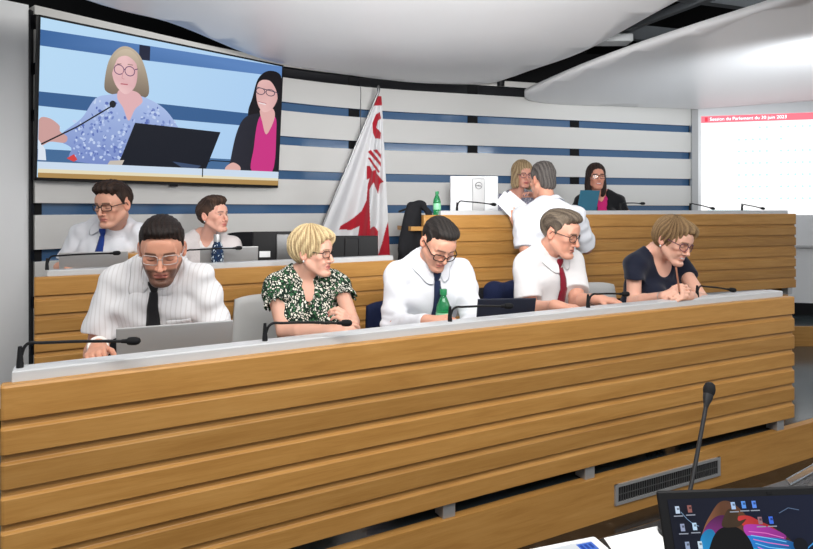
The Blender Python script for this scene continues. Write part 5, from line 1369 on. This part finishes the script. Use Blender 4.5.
# 6 man with the blue tie at the rear left desk
p6 = person('m6b', 'man in dark glasses, white shirt and bright blue tie at the rear left desk', at(114, 205, 3.48), -16, 10, 0, hs=1.06, knee=.22, S=at(110, 230, 3.60), tyaw=-2, lean=5, w=.36, Lt=.50, fz=.134,
    arms=[dict(side=-1, elbow=at(67, 268, 3.60), wrist=at(60, 267, 3.36), fd=(.8, -.3, 0), pn=(0, 0, -1), th=-1, curl=35), dict(side=1, wrist=at(130, 285, 3.35), hint=at(160, 285, 3.6), fd=(-.3, -.9, 0), pn=(0, 0, -1), th=1, curl=30)],
    h=.0065, hh=.0028, skin=(224, 174, 152), build=1.04, hair=dict(kind='short', col=(38, 28, 24), col2=(62, 46, 38), line=SHORT, size=(.080, .100, .089), add=[((0, -.02, .098), (.072, .078, .042)), ((0, -.060, .092), (.060, .030, .026))], amp=.003, freq=230),
    brow=(40, 28, 24), top='shirt', sleeve=.80, sleeve_r=(.064, .074), tie=('tieblue', .34), glasses=dict(mat='black', shape='rect', rad=.0022, rw=.026, rh=.0165), lidc=1, lips=(190, 100, 96), face=dict(jaw=1.06))
# 7 short-haired woman at the rear left desk
p7 = person('w2', 'woman with short dark hair and cream cardigan at the rear left desk', at(213.5, 216, 3.92), 66, -4, 0, hs=.95, S=at(206, 242, 3.98), tyaw=20, lean=4, w=.34, Lt=.47, fz=.134,
    arms=[dict(side=-1, elbow=at(181, 275, 3.9), wrist=at(200, 285, 3.65), th=-1), dict(side=1, elbow=at(242, 275, 3.95), wrist=at(225, 285, 3.7), th=1)],
    h=.0065, hh=.003, female=True, skin=(232, 182, 164), hair=dict(kind='short', col=(46, 34, 28), col2=(84, 62, 50), size=(.084, .108, .096), line=[(-.12, .074), (-.085, .066), (-.066, .056), (-.050, .030), (-.030, .010), (-.018, -.01), (-.004, -.004), (.004, .010), (.020, .014), (.034, -.02), (.055, -.065), (.1, -.075)],
    add=[((0, -.02, .105), (.070, .080, .036)), ((0, .07, .03), (.062, .045, .075))], amp=.0035, freq=220), brow=(60, 44, 36), top='cardigan', topkind='cardigan', inner='shirtwarm', fold=.006, sleeve=1, cut='v', neckd=.11, vw=.045, lips=(196, 96, 96), face=dict(smile=.4, nose=1.15))
# 8 man standing with his back to the camera
p8 = person('m8', 'man seen from behind, standing in a white shirt and dark trousers, holding papers', at(542.5, 180.5, 4.06), 202, 10, 0, hs=.95, S=at(549, 213, 3.96), tyaw=186, lean=8, w=.35, Lt=.52, fz=0, puff=.016, torso_scale=1.04,
    arms=[dict(side=1, elbow=at(526, 249, 3.90), wrist=at(518, 228, 4.10), fd=(-.25, .1, .9), pn=(.2, .9, 0), th=1, curl=30), dict(side=-1, wrist=at(556, 228, 4.24), hint=at(584, 262, 4.25), fd=(-.5, .6, .2), pn=(0, 0, -1), th=-1, curl=30)],
    h=.006, hh=.003, skin=(216, 164, 142), build=1.08, hair=dict(kind='short', col=(58, 54, 52), col2=(104, 98, 94), line=SHORT[:-2]+[(.055, -.075), (.09, -.092)], size=(.082, .102, .091), add=[((0, .02, .095), (.066, .07, .036)), ((0, .055, -.03), (.062, .055, .07))], amp=.002, freq=300),
    brow=(60, 50, 44), top='shirt', sleeve=.92, sleeve_r=(.064, .076), legs='stand', lidc=1)
# 9 blonde woman behind the presidential desk
p9 = person('w9', 'woman with shoulder-length blonde hair and glasses behind the presidential desk', at(522.5, 175, 5.58), 14, 6, 0, S=at(517, 199, 5.66), tyaw=10, lean=6, w=.36, Lt=.46, fz=.434,
    arms=[dict(side=1, elbow=at(548, 214, 5.5), wrist=at(536, 197, 5.30), fd=(-.6, -.2, .35), pn=(-.3, -.2, -.9), th=1, curl=40), dict(side=-1, elbow=at(492, 220, 5.6), wrist=at(500, 221, 5.38), th=-1)],
    h=.008, hh=.0034, female=True, skin=(224, 168, 150), build=1.1, hair=dict(kind='bob', col=(182, 158, 122), col2=(132, 108, 80), size=(.094, .112, .104), oz=.040, add=[((-.066, .005, -.055), (.036, .058, .095)), ((.066, .005, -.055), (.036, .058, .095)), ((0, .06, -.03), (.075, .05, .10))],
    cut=[((0, -.115, -.040), (.060, .075, .105))], bottom=-.125, amp=.003, freq=240, dir='down', part=.03), brow=(130, 104, 84), top='greyblouse', topkind='blouse', sleeve=.8, sleeve_r=(.068, .078), cut='v', glasses=dict(mat='plum', shape='round', rad=.0022, rw=.026, rh=.021), lips=(190, 90, 96), lidc=0)
# 10 dark-haired woman
p10 = person('w10', 'smiling dark-haired woman in a black blazer and magenta top', at(596, 177.5, 5.60), -2, -2, 0, S=at(600, 198, 5.66), tyaw=-4, lean=6, w=.35, Lt=.46, fz=.434,
    arms=[dict(side=1, elbow=at(628, 224, 5.6), wrist=at(629, 213, 5.28), fd=(.2, -.9, .0), pn=(0, 0, -1), th=1, curl=35), dict(side=-1, elbow=at(570, 222, 5.6), wrist=at(590, 222, 5.36), th=-1)],
    h=.008, hh=.0034, female=True, skin=(222, 162, 140), hair=dict(kind='long', col=(34, 25, 22), col2=(62, 46, 40), size=(.087, .106, .100), oz=.042, add=[((-.062, .020, -.07), (.036, .050, .115)), ((.062, .020, -.07), (.036, .050, .115)), ((0, .06, -.06), (.075, .045, .13))],
    cut=[((0, -.115, -.030), (.060, .075, .100))], bottom=-.17, amp=.002, freq=240, dir='down', part=0), brow=(30, 22, 20), top='blazer', topkind='blazer', inner='magenta', fold=.005, sleeve=1, cut='v', neckd=.16, vw=.058, glasses=dict(mat='black', shape='rect', rad=.0022, rw=.026, rh=.018), lips=(190, 90, 96), face=dict(smile=1, teeth=1), lidc=0)

# ---------------------------------------------------------------- chairs, jackets and small things of the people
def seat_of(p, label, dx, mat_, topz=.93, base_z=0, G=G1, back=0.0, rz=None, wid=.46):
    P = p['P']; rz = G if rz is None else rz; n = Vector((-math.sin(R(rz)), math.cos(R(rz)), 0)); u = Vector((math.cos(R(rz)), math.sin(R(rz)), 0))
    return chair(label, (P.x+u.x*dx+n.x*back, P.y+u.y*dx+n.y*back, base_z), rz, mat_, topz, wid, 'office chairs')
seat_of(p1, 'black office chair behind the bearded man', -.10, 'darkfab', .92, back=.06, rz=20, wid=.50)
seat_of(p2, 'light grey mesh chair of the blonde woman in green print', -.10, 'chairgrey', .905, back=.05, rz=20, wid=.50)
c3 = seat_of(p3, 'dark chair behind the navy-tied man', .03, 'navyfab', .86, back=.06, rz=24)
c4 = seat_of(p4, 'chair under a navy jacket behind the man with the dark red tie', -.04, 'darkfab', .92, back=.05, rz=34)
seat_of(p5, 'light grey mesh chair of the woman in the navy dress', -.07, 'chairgrey', .925, back=.03, rz=30, wid=.46)
seat_of(p6, 'black chair of the man with the blue tie', 0, 'darkfab', .80, .134)
seat_of(p7, 'black chair of the woman in the cream cardigan', 0, 'darkfab', .80, .134)
seat_of(p9, 'black chair of the blonde woman at the presidential desk', 0, 'darkfab', .80, .434, G3)
seat_of(p10, 'black chair of the dark-haired woman at the presidential desk', 0, 'darkfab', .80, .434, G3)
pe = at(254, 255, 4.75); chair('empty black chair behind the rear left desk, left of the monitors', (pe.x, pe.y, .134), 24, 'darkfab', 1.06, .40, 'office chairs')
jl = at(511, 282, 3.62)
drape('jacket', 'navy jacket hung over the chair behind the man with the dark red tie', 'jacket', (jl.x, jl.y, .915), 34, .40, .42, .06, 'navyfab', 3)
# sheets held by the standing man
def sheet(label, P, mat_, grp=None, th=.0012):
    c = sum(P, Vector())/len(P); G = []
    n = 7
    for i in range(n):
        row = []
        for j in range(n):
            u, v = i/(n-1), j/(n-1); q = P[0]*(1-u)*(1-v)+P[1]*u*(1-v)+P[2]*u*v+P[3]*(1-u)*v; q = q+Vector((0, .014*math.sin(math.pi*u), 0)); row.append(q-c)
        G.append(row)
    mb = MB(); mb.grid(G); o = mb.build('paper_sheet', M[mat_], smooth=True, loc=c); s_ = o.modifiers.new('thickness', 'SOLIDIFY'); s_.thickness = th
    return tag(o, label, 'paper', grp)
def printed(name):
    m, nt, p = new_mat(name); N = nt.nodes; L = nt.links
    tc = N.new('ShaderNodeTexCoord'); w_ = N.new('ShaderNodeTexWave'); w_.bands_direction = 'Z'; w_.inputs['Scale'].default_value = 36; L.new(tc.outputs['Object'], w_.inputs['Vector'])
    n_ = N.new('ShaderNodeTexNoise'); n_.inputs['Scale'].default_value = 60; L.new(tc.outputs['Object'], n_.inputs['Vector'])
    mu = N.new('ShaderNodeMath'); mu.operation = 'MULTIPLY'; L.new(w_.outputs['Fac'], mu.inputs[0]); L.new(n_.outputs['Fac'], mu.inputs[1])
    r = ramp(nt, [(.5, (.86, .87, .89)), (.62, (.62, .63, .66))]); L.new(mu.outputs[0], r.inputs[0]); L.new(r.outputs[0], p.inputs['Base Color']); p.inputs['Roughness'].default_value = .8
    return m
M['printed'] = printed('printed_paper')
sheet('front white printed sheet held up by the standing man', [at(496, 202, 4.12), at(505, 191, 4.16), at(527, 213, 4.14), at(517, 224, 4.10)], 'printed', 'sheets in the hand of the standing man')
sheet('white sheet behind the front one in the hand of the standing man', [at(503, 200, 4.18), at(510, 190.5, 4.22), at(530, 207, 4.22), at(522, 218, 4.18)], 'printed', 'sheets in the hand of the standing man')
def cuff(p, side, t, rad, wid, mat_, name):
    for a, s_, e_, w_ in p['chains']:
        if a['side'] == side:
            d = (w_-e_)/np.linalg.norm(w_-e_); q = e_+(w_-e_)*t-p['o']; mb = MB(); pts = [Vector(q-d*wid/2), Vector(q-d*wid*.3), Vector(q+d*wid*.3), Vector(q+d*wid/2)]
            mb.tube(pts, [rad*.98, rad, rad*.98, rad*.95], 18); o = mb.build(name, M[mat_], p['root'], smooth='auto'); return o, q, d
o_, q, d = cuff(p8, 1, .93, .031, .016, 'orange', 'wristband')
o_, q, d = cuff(p4, 1, .90, .031, .018, 'black', 'watch_strap')
mb = MB(); mb.ellipsoid(tuple(Vector(q)+Vector((0, -.012, .026))), (.016, .016, .008), 12); mb.build('watch_face', M['white'], o_, smooth=True)
cuff(p5, -1, .90, .027, .018, 'alu', 'bracelet'); cuff(p5, 1, .92, .027, .014, 'alu', 'watch_strap')
o_, q, d = cuff(p1, -1, .96, .036, .05, 'ivory', 'wrist_bandage')
# pencil in the hand of the woman in the navy dress
pa_, pb_ = at(676, 267, 2.93), at(679.5, 292, 2.93)
pn_ = thing('pencil', 'red-brown pencil held upright by the woman in the navy dress', 'pencil', pb_)
mb = MB(); mb.tube([(0, 0, 0), pa_-pb_], .0042, 6); mb.build('shaft', M['gold'], pn_)
mb = MB(); mb.tube([(0, 0, 0), (pb_-pa_)*.12], [.004, .0006], 6); mb.build('tip', M['black'], pn_)
# earrings
for p, q_ in ((p2, -1), (p5, -1), (p7, -1)):
    mb = MB(); c_ = Vector(p['hl'](q_*.082, .006, -.036)-p['o']); mb.ellipsoid(tuple(c_), (.0045, .0045, .0055), 10); mb.build('earring', M['white'], p['root'], smooth=True)
# pocket of the striped shirt
def patch(p, x0, x1, z0, z1, mat_, name):
    G = [[Vector(p['front'](x0+(x1-x0)*j/5, z0+(z1-z0)*i/5, .004))-Vector(p['o']) for j in range(6)] for i in range(6)]
    mb = MB(); mb.grid(G); o = mb.build(name, M[mat_], p['shirt'], smooth=True); s_ = o.modifiers.new('thickness', 'SOLIDIFY'); s_.thickness = .003; s_.offset = 0
patch(p1, .045, .135, p1['Lt']-.21, p1['Lt']-.13, 'shirtstripe', 'pocket')
# text objects become plain meshes
dg = bpy.context.evaluated_depsgraph_get(); dg.update()
for t_ in text_objs:
    me = bpy.data.meshes.new_from_object(t_.evaluated_get(dg)); n_ = t_.name; par = t_.parent; mb_ = t_.matrix_basis.copy(); mats_ = list(t_.data.materials)
    bpy.data.objects.remove(t_); o = bpy.data.objects.new(n_, me); link(o, par); o.matrix_basis = mb_
